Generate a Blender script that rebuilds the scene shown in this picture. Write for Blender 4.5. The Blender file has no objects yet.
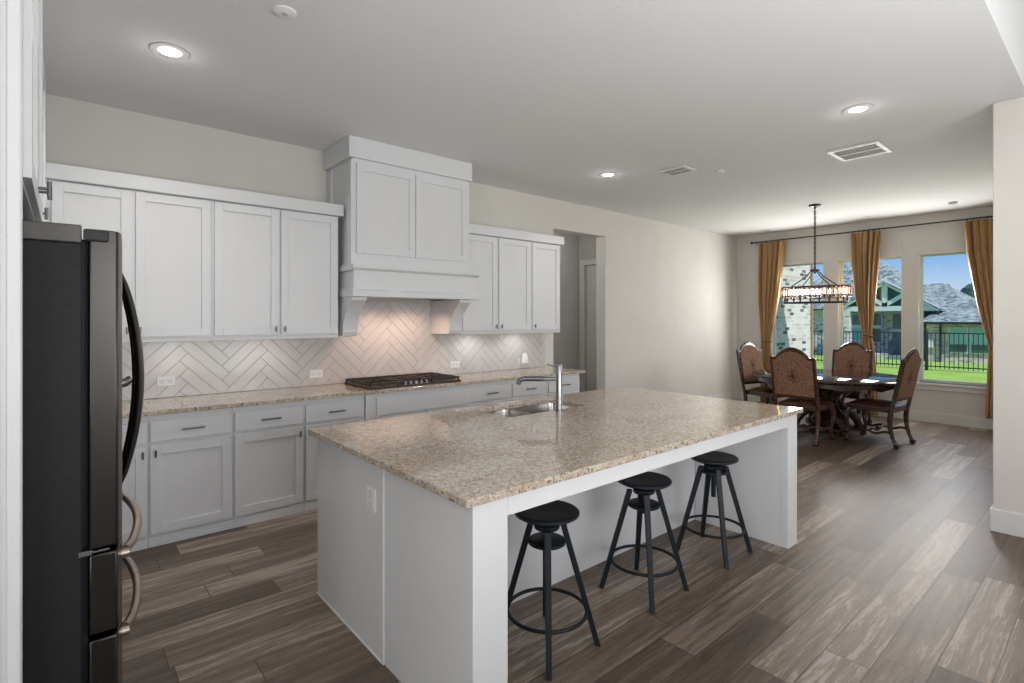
import bpy, bmesh, math, random
from mathutils import Vector, Matrix
random.seed(7)
SC = bpy.context.scene
COL = SC.collection
PI = math.pi

# ------------------------------------------------------------------ camera
YAW = math.radians(49.6)                      # angle between the kitchen wall and the view axis
cd = bpy.data.cameras.new('camera')
cd.sensor_width = 36.0
cd.lens = 525.6 / 1024 * 36.0
cd.shift_y = -22.5 / 1024
cd.clip_end = 400
cam = bpy.data.objects.new('camera', cd)
COL.objects.link(cam)
cam.location = (0, 0, 1.52)
cam.rotation_euler = (PI / 2, 0, YAW - PI / 2)
SC.camera = cam

# ------------------------------------------------------------------ view
SC.view_settings.view_transform = 'Standard'
SC.view_settings.look = 'None'
SC.view_settings.exposure = 0.0
SC.view_settings.gamma = 1.0
SC.view_settings.use_curve_mapping = False
SC.cycles.use_denoising = True
SC.cycles.max_bounces = 10
SC.cycles.diffuse_bounces = 5
SC.cycles.glossy_bounces = 4
SC.cycles.transparent_max_bounces = 12
SC.cycles.sample_clamp_indirect = 6
SC.cycles.caustics_reflective = False
SC.cycles.caustics_refractive = False

# ------------------------------------------------------------------ sky and sun
w = bpy.data.worlds.new('sky'); SC.world = w; w.use_nodes = True
nt = w.node_tree; nt.nodes.clear()
tc = nt.nodes.new('ShaderNodeTexCoord'); sp = nt.nodes.new('ShaderNodeSeparateXYZ')
rp = nt.nodes.new('ShaderNodeValToRGB'); bg = nt.nodes.new('ShaderNodeBackground'); wo = nt.nodes.new('ShaderNodeOutputWorld')
nt.links.new(tc.outputs['Generated'], sp.inputs[0]); nt.links.new(sp.outputs['Z'], rp.inputs[0])
rp.color_ramp.elements[0].position = 0.0; rp.color_ramp.elements[0].color = (0.55, 0.62, 0.70, 1)
rp.color_ramp.elements[1].position = 0.5; rp.color_ramp.elements[1].color = (0.10, 0.26, 0.60, 1)
e = rp.color_ramp.elements.new(0.11); e.color = (0.13, 0.34, 0.68, 1)
e = rp.color_ramp.elements.new(0.055); e.color = (0.38, 0.52, 0.70, 1)
nt.links.new(rp.outputs[0], bg.inputs[0]); bg.inputs[1].default_value = 1.25
nt.links.new(bg.outputs[0], wo.inputs[0])

def lamp(name, kind, loc, energy, color=(1, 1, 1), rot=None, aim=None, **kw):
    l = bpy.data.lights.new(name, kind); l.energy = energy; l.color = color
    for k, v in kw.items(): setattr(l, k, v)
    o = bpy.data.objects.new(name, l); COL.objects.link(o); o.location = loc
    if aim is not None: o.rotation_euler = (Vector(aim) - Vector(loc)).to_track_quat('-Z', 'Y').to_euler()
    elif rot is not None: o.rotation_euler = rot
    return o

sun = lamp('sun', 'SUN', (0, 0, 20), 4.6, (1.0, 0.95, 0.86), aim=(4.0, 9.0, 9), angle=0.02)
# lamps added as daylight at unseen living-room windows behind the camera (openings are built below)
WIN_BACK = [(-1.2, 0.5), (1.1, 2.8), (3.3, 4.7)]
for (a, b) in WIN_BACK:
    lamp('window_daylight', 'AREA', ((a + b) / 2, -5.93, 1.75), 24, (1.0, 0.985, 0.96), rot=(PI / 2, 0, 0), shape='RECTANGLE', size=b - a, size_y=2.5)
lamp('window_daylight', 'AREA', (-2.38, -0.4, 1.75), 64, (1.0, 0.985, 0.96), aim=(5, .6, 1.75), shape='RECTANGLE', size=2.2, size_y=2.5)  # added fill lamp before the solid left wall, which has no window
# daylight through the dining windows
for ya, yb in ((1.50, 2.00), (2.32, 3.04), (3.38, 3.88)):
    lamp('window_daylight', 'AREA', (9.692, (ya + yb) / 2, 1.92), 34, (1.0, 0.98, 0.95), aim=(0, (ya + yb) / 2, 1.2), shape='RECTANGLE', size=yb - ya, size_y=.6)

# added unseen fill lamp behind the camera, standing in for ceiling bounce
lamp('bounce_light', 'AREA', (1.8, -1.1, 1.5), 104, (0.985, 0.99, 1.0), aim=(2.5, .35, 3.2), shape='RECTANGLE', size=3.2, size_y=1.6)

# ------------------------------------------------------------------ material helpers
def mat(name, color, rough=0.5, metal=0.0, spec=0.5, coat=0.0, emit=None, estr=0.0):
    m = bpy.data.materials.new(name); m.use_nodes = True
    b = m.node_tree.nodes['Principled BSDF']
    b.inputs['Base Color'].default_value = (*color, 1)
    b.inputs['Roughness'].default_value = rough
    b.inputs['Metallic'].default_value = metal
    b.inputs['Specular IOR Level'].default_value = spec
    b.inputs['Coat Weight'].default_value = coat
    if emit: b.inputs['Emission Color'].default_value = (*emit, 1); b.inputs['Emission Strength'].default_value = estr
    return m

class G:
    """small node-graph writer"""
    def __init__(s, m): s.nt = m.node_tree; s.b = s.nt.nodes['Principled BSDF']
    def n(s, t, **kw):
        n = s.nt.nodes.new(t)
        for k, v in kw.items(): setattr(n, k, v)
        return n
    def put(s, sock, v):
        if hasattr(v, 'is_linked') or hasattr(v, 'links'): s.nt.links.new(v, sock)
        else: sock.default_value = v
    def math(s, op, a, b=0.0, c=0.0):
        n = s.n('ShaderNodeMath', operation=op); s.put(n.inputs[0], a); s.put(n.inputs[1], b); s.put(n.inputs[2], c); return n.outputs[0]
    def coord(s, kind='Object'): return s.n('ShaderNodeTexCoord').outputs[kind]
    def sep(s, v): n = s.n('ShaderNodeSeparateXYZ'); s.put(n.inputs[0], v); return n.outputs
    def comb(s, x, y, z): n = s.n('ShaderNodeCombineXYZ'); s.put(n.inputs[0], x); s.put(n.inputs[1], y); s.put(n.inputs[2], z); return n.outputs[0]
    def noise(s, v, scale, detail=3, rough=.5, dist=0.0):
        n = s.n('ShaderNodeTexNoise'); s.put(n.inputs['Vector'], v); n.inputs['Scale'].default_value = scale
        n.inputs['Detail'].default_value = detail; n.inputs['Roughness'].default_value = rough; n.inputs['Distortion'].default_value = dist
        return n.outputs['Fac']
    def vor(s, v, scale, out='Distance', feature='F1'):
        n = s.n('ShaderNodeTexVoronoi', feature=feature); s.put(n.inputs['Vector'], v); n.inputs['Scale'].default_value = scale
        return n.outputs[out]
    def white(s, v, out='Value'): n = s.n('ShaderNodeTexWhiteNoise', noise_dimensions='3D'); s.put(n.inputs['Vector'], v); return n.outputs[out]
    def ramp(s, f, stops, interp='LINEAR'):
        n = s.n('ShaderNodeValToRGB'); s.put(n.inputs[0], f); cr = n.color_ramp; cr.interpolation = interp
        while len(cr.elements) < len(stops): cr.elements.new(0.5)
        for el, (p, c) in zip(cr.elements, stops):
            el.position = p; el.color = (*c, 1) if len(c) == 3 else c
        return n.outputs[0]
    def mix(s, f, a, b, mode='MIX'):
        n = s.n('ShaderNodeMix', data_type='RGBA', blend_type=mode)
        s.put(n.inputs[0], f); s.put(n.inputs[6], a if not isinstance(a, tuple) else (*a, 1)); s.put(n.inputs[7], b if not isinstance(b, tuple) else (*b, 1))
        return n.outputs[2]
    def scale(s, v, sc): n = s.n('ShaderNodeMapping'); s.put(n.inputs[0], v); n.inputs['Scale'].default_value = sc; return n.outputs[0]
    def bump(s, h, strength=.2, dist=.01):
        n = s.n('ShaderNodeBump'); s.put(n.inputs['Height'], h); n.inputs['Strength'].default_value = strength; n.inputs['Distance'].default_value = dist
        s.nt.links.new(n.outputs[0], s.b.inputs['Normal'])
    def base(s, c): s.put(s.b.inputs['Base Color'], c)
    def rough(s, c): s.put(s.b.inputs['Roughness'], c)

def grained(name, c0, c1, scale, rough=.5, metal=0.0, stretch=(1, 1, 1), bump=0.0, coat=0.0, detail=4):
    m = mat(name, c0, rough, metal, coat=coat); g = G(m)
    f = g.noise(g.scale(g.coord(), stretch), scale, detail)
    g.base(g.ramp(f, [(.3, c0), (.7, c1)]))
    if bump: g.bump(f, bump, .004)
    return m

# painted surfaces
M_wall = grained('greige_wall_paint', (.63, .61, .565), (.66, .64, .60), 3, .75)
M_wallfine = M_wall
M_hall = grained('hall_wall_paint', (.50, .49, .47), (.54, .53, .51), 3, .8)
M_ceil = mat('ceiling_texture_paint', (.74, .745, .75), .9, spec=.2); _g = G(M_ceil)
_h = _g.noise(_g.coord(), 70, 4, .6); _g.bump(_h, .35, .008)
M_cab = grained('white_cabinet_paint', (.69, .698, .71), (.71, .718, .73), 4, .38)
M_cabin = mat('cabinet_shadow_paint', (.62, .62, .62), .6); G(M_cabin).base(G(M_cabin).ramp(G(M_cabin).noise(G(M_cabin).coord(), 5), [(.3, (.60, .60, .60)), (.7, (.64, .64, .64))]))
M_trim = grained('white_trim_paint', (.68, .675, .66), (.71, .705, .69), 4, .4)
M_vinyl = grained('cream_window_vinyl', (.70, .71, .665), (.74, .75, .70), 5, .45)
M_plate = grained('white_plastic_plate', (.80, .80, .80), (.83, .83, .83), 9, .35)

# granite
def granite(name, tint=1.0):
    m = mat(name, (.6, .5, .4), .10, spec=.55); g = G(m); c = g.coord()
    big = g.noise(c, 5, 5, .6, .6)
    base = g.ramp(big, [(.30, (.34, .255, .185)), (.5, (.45, .365, .28)), (.72, (.53, .475, .395))])
    mid = g.noise(c, 38, 4, .65)
    col = g.mix(g.ramp(mid, [(.44, (0, 0, 0)), (.62, (1, 1, 1))]), base, (.60, .545, .455))
    v = g.noise(c, 58, 3, .6)
    col = g.mix(g.ramp(v, [(.56, (0, 0, 0)), (.63, (1, 1, 1))]), col, (.19, .135, .095))
    v2 = g.noise(g.scale(c, (1.3, 1.1, 1)), 105, 2, .6)
    col = g.mix(g.ramp(v2, [(.61, (0, 0, 0)), (.65, (1, 1, 1))]), col, (.045, .04, .045))
    g.base(col); g.rough(g.math('MULTIPLY_ADD', mid, .03, .035)); return m
M_gran = granite('speckled_beige_granite')

# plank floor
M_floor = mat('wood_plank_floor', (.3, .25, .2), .35, spec=.5); g = G(M_floor)
s = g.sep(g.coord()); PW, PL = 0.18, 1.22
row = g.math('FLOOR', g.math('DIVIDE', g.math('SUBTRACT', s[1], .01), PW))
off = g.white(g.comb(row, 3.7, 1.1))
xx = g.math('ADD', g.math('DIVIDE', s[0], PL), g.math('MULTIPLY', off, 7.0))
colm = g.math('FLOOR', xx)
pid = g.comb(row, colm, 0.5)
r1 = g.white(pid); r2 = g.white(g.comb(colm, row, 9.5))
fx = g.math('FRACT', xx); fy = g.math('FRACT', g.math('DIVIDE', g.math('SUBTRACT', s[1], .01), PW))
ex = g.math('MULTIPLY', g.math('MINIMUM', fx, g.math('SUBTRACT', 1.0, fx)), PL)
ey = g.math('MULTIPLY', g.math('MINIMUM', fy, g.math('SUBTRACT', 1.0, fy)), PW)
edge = g.math('MINIMUM', ex, ey)
gv = g.comb(g.math('MULTIPLY_ADD', r1, 31.0, g.math('MULTIPLY', s[0], .75)), g.math('MULTIPLY_ADD', r2, 17.0, g.math('MULTIPLY', s[1], 12.0)), 0.0)
gr = g.noise(gv, 2.2, 8, .68, .6)
gv2 = g.comb(g.math('MULTIPLY_ADD', r2, 13.0, g.math('MULTIPLY', s[0], 4.0)), g.math('MULTIPLY', s[1], 60.0), 0.0)
fine = g.noise(gv2, 3.0, 3, .6)
t = g.math('ADD', g.math('MULTIPLY', r1, .34), g.math('ADD', g.math('MULTIPLY', gr, .90), g.math('MULTIPLY', fine, .36)))
wood = g.ramp(t, [(.48, (.046, .031, .022)), (.72, (.110, .079, .057)), (.94, (.225, .175, .136)), (1.16, (.38, .315, .26))])
gap = g.ramp(edge, [(0.0, (0, 0, 0)), (.0022, (1, 1, 1))])
g.base(g.mix(gap, (.03, .02, .016), wood))
g.rough(g.math('MULTIPLY_ADD', gr, .20, .34))
hb = g.math('ADD', g.math('MULTIPLY', fine, .15), g.math('MULTIPLY', gap, 1.0)); g.bump(hb, .25, .002)

# tile and grout
M_tile = mat('glazed_grey_white_tile', (.6, .6, .6), .22, spec=.5); g = G(M_tile)
g.base(g.ramp(g.noise(g.coord(), 2.2, 4), [(.3, (.56, .53, .51)), (.7, (.66, .64, .62))])); g.bump(g.noise(g.coord(), 18, 2), .08, .01)
M_grout = grained('pale_grey_grout', (.33, .31, .30), (.38, .36, .35), 30, .9)

# metals
M_steel = grained('brushed_stainless', (.50, .48, .46), (.56, .54, .52), 30, .24, 1.0, (1, 1, 40))
M_bronze = grained('warm_bronze_handle', (.46, .37, .31), (.54, .45, .38), 20, .36, 1.0)
M_blacksteel = grained('black_stainless_door', (.060, .056, .052), (.072, .066, .062), 6, .28, 1.0, (1, 1, .2))
M_fridgeside = grained('charcoal_fridge_side', (.012, .012, .0125), (.017, .017, .018), 60, .6)
M_captrim = grained('olive_grey_cap', (.07, .067, .06), (.09, .086, .078), 20, .4, .6)
M_fridgeside.node_tree.nodes['Principled BSDF'].inputs['Specular IOR Level'].default_value = .25
M_gasket = grained('dark_rubber_gasket', (.012, .012, .014), (.018, .018, .02), 20, .6)
M_nickel = grained('satin_nickel', (.25, .25, .26), (.31, .31, .32), 30, .3, 1.0)
M_pull = grained('pewter_pull_metal', (.16, .16, .17), (.22, .22, .23), 30, .35, 1.0)
M_iron = grained('cast_iron_grate', (.022, .018, .017), (.05, .04, .036), 40, .5)
M_rod = grained('dark_bronze_rod', (.05, .045, .045), (.08, .075, .072), 20, .4, .7)
M_stool = grained('blackened_blue_metal', (.006, .009, .013), (.010, .014, .019), 14, .5, 0.0)
M_stool.node_tree.nodes['Principled BSDF'].inputs['Specular IOR Level'].default_value = .3
M_stoolseat = grained('black_stained_seat', (.009, .013, .019), (.017, .023, .032), 14, .38, 0, (1, 6, 1))
M_seam = mat('dark_drain', (.03, .03, .03), .4, .8)

# dining set
M_dark = grained('dark_walnut_carving', (.018, .010, .008), (.06, .028, .018), 9, .25, 0, (1, 1, 4), .1, coat=.4)
M_redwood = grained('mahogany_chair_wood', (.035, .013, .009), (.10, .038, .024), 9, .25, 0, (1, 1, 4), .1, coat=.4)
M_ttop = grained('polished_dark_tabletop', (.012, .008, .007), (.035, .022, .016), 7, .07, 0, (1, 9, 1))
M_leather = grained('brown_leather', (.055, .022, .014), (.11, .045, .028), 10, .28, coat=.3, bump=.15)
M_damask = mat('tan_damask_fabric', (.3, .2, .12), .8, spec=.2); g = G(M_damask); c = g.coord()
v = g.vor(c, 55, 'Distance', 'F1'); n2 = g.noise(c, 60, 3, .6, 1.2)
pat = g.math('ADD', g.math('MULTIPLY', v, .9), g.math('MULTIPLY', n2, .6))
cl = g.ramp(pat, [(.42, (.115, .040, .026)), (.58, (.19, .088, .055)), (.78, (.29, .17, .11))])
sx = g.sep(c); dd = g.math('ADD', g.math('ABSOLUTE', sx[0]), g.math('MULTIPLY', g.math('ABSOLUTE', g.math('SUBTRACT', sx[2], .82)), .75))
ringm = g.ramp(g.math('ADD', dd, g.math('MULTIPLY', n2, .05)), [(.045, (1, 1, 1)), (.062, (0, 0, 0)), (.085, (.7, .7, .7)), (.10, (0, 0, 0))])
g.base(g.mix(ringm, cl, (.07, .018, .014))); g.bump(n2, .2, .003)
M_curtain = grained('gold_brown_curtain_silk', (.25, .128, .038), (.47, .27, .10), 5, .42, 0, (8, 8, .4), .05)
M_curtain.node_tree.nodes['Principled BSDF'].inputs['Sheen Weight'].default_value = .3
M_tie = grained('brown_tieback_cord', (.10, .055, .02), (.16, .09, .035), 40, .6)

# chandelier
M_crystal = mat('clear_crystal', (.95, .80, .74), .05, spec=.6); g = G(M_crystal)
M_crystal.node_tree.nodes['Principled BSDF'].inputs['Transmission Weight'].default_value = .75
M_crystal.node_tree.nodes['Principled BSDF'].inputs['IOR'].default_value = 1.45
g.rough(g.math('MULTIPLY_ADD', g.noise(g.coord(), 30), .1, .03))
M_bulb = mat('warm_bulb_glow', (1, .8, .6), .4, emit=(1.0, .56, .40), estr=5)
M_lens = mat('downlight_lens', (1, 1, 1), .4, emit=(1.0, .97, .93), estr=12)

# outside
def brick(name, cols, mortar, w_=.20, h_=.072, plane='x'):
    m = mat(name, cols[0], .85, spec=.2); g = G(m); s = g.sep(g.coord())
    a = g.math('ADD', s[0], s[1])
    row = g.math('FLOOR', g.math('DIVIDE', s[2], h_))
    xa = g.math('ADD', g.math('DIVIDE', a, w_), g.math('MULTIPLY', g.math('MODULO', row, 2.0), .5))
    fx = g.math('FRACT', xa); fz = g.math('FRACT', g.math('DIVIDE', s[2], h_))
    ex = g.math('MULTIPLY', g.math('MINIMUM', fx, g.math('SUBTRACT', 1.0, fx)), w_)
    ez = g.math('MULTIPLY', g.math('MINIMUM', fz, g.math('SUBTRACT', 1.0, fz)), h_)
    e_ = g.math('ADD', g.math('MINIMUM', ex, ez), g.math('MULTIPLY', g.noise(g.coord(), 30), .006))
    r = g.white(g.comb(g.math('FLOOR', xa), row, 2.0))
    st = [(i / len(cols), c_) for i, c_ in enumerate(cols)]
    col = g.ramp(r, st, 'CONSTANT')
    g.base(g.mix(g.ramp(e_, [(.008, (0, 0, 0)), (.012, (1, 1, 1))]), mortar, col)); return m
M_brickw = brick('whitewashed_brick', [(.60, .57, .55), (.66, .64, .62), (.50, .47, .46), (.60, .58, .56), (.52, .49, .46), (.62, .60, .58), (.66, .63, .62), (.58, .56, .55), (.64, .62, .6), (.50, .48, .48), (.20, .18, .18), (.60, .57, .55), (.12, .11, .12)], (.66, .66, .66))
M_brickp = brick('pinkish_mottled_brick', [(.66, .50, .46), (.56, .42, .39), (.70, .60, .55), (.66, .54, .51), (.40, .32, .31)], (.62, .58, .55), .25, .08)
def shingle(name, c0, c1):
    m = mat(name, c0, .9, spec=.2); g = G(m)
    v = g.vor(g.scale(g.coord(), (.8, 1.0, 1.6)), 5.0, 'Color'); n_ = g.noise(g.coord(), 9, 3, .6)
    f = g.math('ADD', g.math('MULTIPLY', g.sep(v)[0], .6), g.math('MULTIPLY', n_, .5))
    g.base(g.ramp(f, [(.25, c0), (.85, c1)])); return m
M_roof = shingle('grey_slate_shingle', (.09, .12, .125), (.38, .43, .43))
M_ptrim = grained('pale_blue_white_trim', (.56, .66, .68), (.62, .72, .74), 2, .6)
M_teal = grained('shaded_teal_siding', (.07, .13, .13), (.11, .18, .18), 3, .7)
M_hglass = mat('dark_house_glass', (.03, .06, .07), .12, spec=.6); g = G(M_hglass); g.base(g.ramp(g.noise(g.coord(), 1.2), [(.3, (.02, .05, .06)), (.7, (.06, .15, .15))]))
M_blind = grained('sea_green_blind', (.26, .48, .44), (.32, .55, .50), 2, .6)
M_fence = grained('black_metal_fence', (.012, .014, .02), (.022, .024, .03), 9, .5)
M_grass = mat('lawn_grass', (.2, .4, .08), .9, spec=.1); g = G(M_grass)
g.base(g.ramp(g.noise(g.coord(), 1.5, 6, .7), [(.3, (.24, .38, .06)), (.7, (.40, .54, .13))]))
M_conc = grained('pale_patio_concrete', (.5, .5, .48), (.58, .58, .56), 4, .85)
M_leaf = mat('blue_green_foliage', (.05, .10, .08), .9, spec=.1); g = G(M_leaf)
g.base(g.ramp(g.noise(g.coord(), 2.2, 5), [(.3, (.035, .075, .075)), (.7, (.09, .16, .13))]))
M_bark = grained('grey_bark', (.10, .08, .06), (.16, .13, .10), 6, .9)
M_cover = grained('navy_grill_cover', (.015, .035, .09), (.03, .06, .13), 6, .55)
M_copper = grained('tan_edge_trim', (.30, .20, .13), (.36, .25, .17), 6, .5)
M_glass = bpy.data.materials.new('window_glass'); M_glass.use_nodes = True
_n = M_glass.node_tree; _n.nodes.clear()
_o = _n.nodes.new('ShaderNodeOutputMaterial'); _t = _n.nodes.new('ShaderNodeBsdfTransparent'); _gl = _n.nodes.new('ShaderNodeBsdfGlossy'); _m = _n.nodes.new('ShaderNodeMixShader')
_t.inputs[0].default_value = (.96, .98, .98, 1); _gl.inputs['Roughness'].default_value = .02; _m.inputs[0].default_value = .006
_n.links.new(_t.outputs[0], _m.inputs[1]); _n.links.new(_gl.outputs[0], _m.inputs[2]); _n.links.new(_m.outputs[0], _o.inputs[0])

# ------------------------------------------------------------------ mesh helpers
def wloc(o):
    v = Vector((0, 0, 0))
    while o is not None: v += o.location; o = o.parent
    return v

class MB:
    def __init__(s): s.bm = bmesh.new()
    def box(s, x0, x1, y0, y1, z0, z1):
        v = [s.bm.verts.new(p) for p in ((x0, y0, z0), (x1, y0, z0), (x1, y1, z0), (x0, y1, z0), (x0, y0, z1), (x1, y0, z1), (x1, y1, z1), (x0, y1, z1))]
        for f in ((3, 2, 1, 0), (4, 5, 6, 7), (0, 1, 5, 4), (1, 2, 6, 5), (2, 3, 7, 6), (3, 0, 4, 7)): s.bm.faces.new([v[i] for i in f])
        return s
    def solid(s, bot, top):
        """closed prism between two equal-length 3D loops"""
        n = len(bot); b = [s.bm.verts.new(p) for p in bot]; t = [s.bm.verts.new(p) for p in top]
        s.bm.faces.new(b[::-1]); s.bm.faces.new(t)
        for i in range(n): j = (i + 1) % n; s.bm.faces.new((b[i], b[j], t[j], t[i]))
        return s
    def prism(s, pts, axis, a0, a1):
        f = {'x': lambda p, a: (a, p[0], p[1]), 'y': lambda p, a: (p[0], a, p[1]), 'z': lambda p, a: (p[0], p[1], a)}[axis]
        return s.solid([f(p, a0) for p in pts], [f(p, a1) for p in pts])
    def tube(s, pts, r, n=10, closed=False, flat=1.0, up=None):
        """r: radius or list; flat squashes the section along the second frame axis"""
        P = [Vector(p) for p in pts]; m = len(P); rr = r if isinstance(r, (list, tuple)) else [r] * m
        rings = []; prev = None
        for i in range(m):
            if closed: d = (P[(i + 1) % m] - P[i - 1]).normalized()
            else: d = (P[min(i + 1, m - 1)] - P[max(i - 1, 0)]).normalized()
            if prev is None:
                a = Vector(up) if up else (Vector((0, 0, 1)) if abs(d.z) < .9 else Vector((1, 0, 0)))
                u = (a - d * a.dot(d)).normalized()
            else: u = (prev - d * prev.dot(d)).normalized()
            prev = u; v = d.cross(u)
            rings.append([s.bm.verts.new(P[i] + (u * math.cos(2 * PI * k / n) + v * math.sin(2 * PI * k / n) * flat) * rr[i]) for k in range(n)])
        for i in range(m if closed else m - 1):
            A, B = rings[i], rings[(i + 1) % m]
            for k in range(n): s.bm.faces.new((A[k], A[(k + 1) % n], B[(k + 1) % n], B[k]))
        if not closed: s.bm.faces.new(rings[0][::-1]); s.bm.faces.new(rings[-1])
        return s
    def cyl(s, p0, p1, r0, r1=None, n=20, up=None): return s.tube([p0, p1], [r0, r0 if r1 is None else r1], n, up=up)
    def lathe(s, cx, cy, prof, n=32, sx=1.0, sy=1.0):
        rings = [[s.bm.verts.new((cx + r * sx * math.cos(2 * PI * k / n), cy + r * sy * math.sin(2 * PI * k / n), z)) for k in range(n)] for r, z in prof]
        for A, B in zip(rings, rings[1:]):
            for k in range(n): s.bm.faces.new((A[k], A[(k + 1) % n], B[(k + 1) % n], B[k]))
        s.bm.faces.new(rings[0][::-1]); s.bm.faces.new(rings[-1]); return s
    def ring(s, cx, cy, z0, z1, ro, ri, n=32):
        R = [[s.bm.verts.new((cx + r * math.cos(2 * PI * k / n), cy + r * math.sin(2 * PI * k / n), z)) for k in range(n)] for r, z in ((ro, z0), (ro, z1), (ri, z1), (ri, z0))]
        for i in range(4):
            A, B = R[i], R[(i + 1) % 4]
            for k in range(n): s.bm.faces.new((A[k], A[(k + 1) % n], B[(k + 1) % n], B[k]))
        return s
    def build(s, name, m, parent=None, bevel=0.0, smooth=False, seg=2, sub=0):
        bmesh.ops.recalc_face_normals(s.bm, faces=s.bm.faces)
        if parent is not None:
            bmesh.ops.translate(s.bm, verts=s.bm.verts, vec=-wloc(parent))
        me = bpy.data.meshes.new(name); s.bm.to_mesh(me); s.bm.free()
        me.materials.append(m)
        o = bpy.data.objects.new(name, me); COL.objects.link(o)
        if parent is not None: o.parent = parent
        if smooth:
            for p in me.polygons: p.use_smooth = True
            if smooth != 'all': me.set_sharp_from_angle(angle=math.radians(38))
        if bevel:
            b = o.modifiers.new('bevel', 'BEVEL'); b.width = bevel; b.segments = seg; b.limit_method = 'ANGLE'; b.angle_limit = math.radians(50)
        if sub:
            b = o.modifiers.new('sub', 'SUBSURF'); b.levels = sub; b.render_levels = sub
        return o

def tag(o, label, cat, group=None):
    o['label'] = label; o['category'] = cat
    if group: o['group'] = group
    return o
def thing(name, label, cat, loc=(0, 0, 0), group=None):
    o = bpy.data.objects.new(name, None); COL.objects.link(o); o.location = loc; o.empty_display_size = .1
    return tag(o, label, cat, group)
def struct(o): o['kind'] = 'structure'; return o
def B(*a): return MB().box(*a)

# ------------------------------------------------------------------ room shell
CZ = 3.07; YW = 4.82; XD = 9.70; YR = 0.637; XS = 5.08; ZT = 4.0
struct(B(-2.7, 9.9, -6.2, 6.6, -.12, 0).build('floor', M_floor))
struct(MB().prism([(.457, CZ), (6.6, CZ), (6.6, CZ + .2), (.62, CZ + .2), (.62, ZT + .15), (.457, ZT + .15)], 'x', -1.0, 9.9).build('ceiling', M_ceil))
struct(B(-2.7, 5.3, -6.2, .457, ZT, ZT + .15).build('ceiling', M_ceil))
# kitchen wall with the doorway
DX0, DX1, DZ = 4.806, 5.844, 2.69
m = MB().prism([(-1.0, 0), (DX0, 0), (DX0, DZ), (DX1, DZ), (DX1, 0), (9.9, 0), (9.9, CZ), (-1.0, CZ)], 'y', YW, YW + .17)
struct(m.build('wall_kitchen', M_wall, bevel=.004))
# hall beyond the doorway
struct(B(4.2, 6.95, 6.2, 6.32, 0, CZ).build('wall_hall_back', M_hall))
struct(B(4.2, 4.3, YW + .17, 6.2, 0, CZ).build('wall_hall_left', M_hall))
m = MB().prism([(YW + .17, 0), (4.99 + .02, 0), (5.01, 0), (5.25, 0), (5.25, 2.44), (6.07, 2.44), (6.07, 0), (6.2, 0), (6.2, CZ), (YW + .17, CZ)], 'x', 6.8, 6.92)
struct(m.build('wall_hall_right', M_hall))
m = MB().prism([(5.16, 0), (5.25, 0), (5.25, 2.44), (6.07, 2.44), (6.07, 0), (6.16, 0), (6.16, 2.53), (5.16, 2.53)], 'x', 6.78, 6.8)
struct(m.build('trim_1', M_trim, bevel=.003))
struct(B(6.86, 6.90, 5.25, 6.07, 0.005, 2.44).build('door_1', M_trim, bevel=.003))
# dining wall with three windows
WZ0, WZ1 = .58, 2.49
WINS = [(1.17, 2.05), (2.24, 3.12), (3.32, 4.20)]
m = MB()
m.box(XD, XD + .2, -.2 + YR, YW, 0, WZ0); m.box(XD, XD + .2, YR - .2, YW, WZ1, CZ)
ys = [YR - .2] + [v for w_ in WINS for v in w_] + [YW]
for i in range(0, 8, 2): m.box(XD, XD + .2, ys[i], ys[i + 1], WZ0, WZ1)
bmesh.ops.remove_doubles(m.bm, verts=m.bm.verts, dist=1e-5)
struct(m.build('wall_dining', M_wall))
for k, (a, b) in enumerate(WINS):
    f = MB().prism([(a, WZ0), (b, WZ0), (b, WZ1), (a, WZ1)], 'x', XD + .10, XD + .15)
    f.bm.free(); f = MB()
    t_ = .035
    f.box(XD + .11, XD + .17, a, a + t_, WZ0, WZ1); f.box(XD + .11, XD + .17, b - t_, b, WZ0, WZ1)
    f.box(XD + .11, XD + .17, a + t_, b - t_, WZ0, WZ0 + t_); f.box(XD + .11, XD + .17, a + t_, b - t_, WZ1 - t_, WZ1)
    wf = struct(f.build('window_%d' % (k + 1), M_vinyl, bevel=.003))
    B(XD + .135, XD + .14, a + t_, b - t_, WZ0 + t_, WZ1 - t_).build('window_pane', M_glass, wf)
    s_ = MB().box(XD - .045, XD + .11, a - .03, b + .03, WZ0 - .03, WZ0); s_.box(XD - .02, XD, a - .01, b + .01, WZ0 - .10, WZ0 - .03)
    s_.build('window_sill', M_trim, wf, bevel=.004)
    c_ = MB()
    c_.box(XD - .006, XD + .11, a, a + .012, WZ0, WZ1); c_.box(XD - .006, XD + .11, b - .012, b, WZ0, WZ1); c_.box(XD - .006, XD + .11, a, b, WZ1 - .012, WZ1)
    c_.build('window_casing', M_vinyl, wf)
# wall at the right of the picture
struct(MB().prism([(XS, YR), (XS, -6.2), (XS + .2, -6.2), (XS + .2, YR - .2), (XD, YR - .2), (XD, YR)], 'z', 0, CZ).build('wall_right', M_wall, bevel=.006))
struct(B(XS, XS + .2, -6.2, .457, CZ, ZT).build('wall_right_upper', M_wall))
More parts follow.
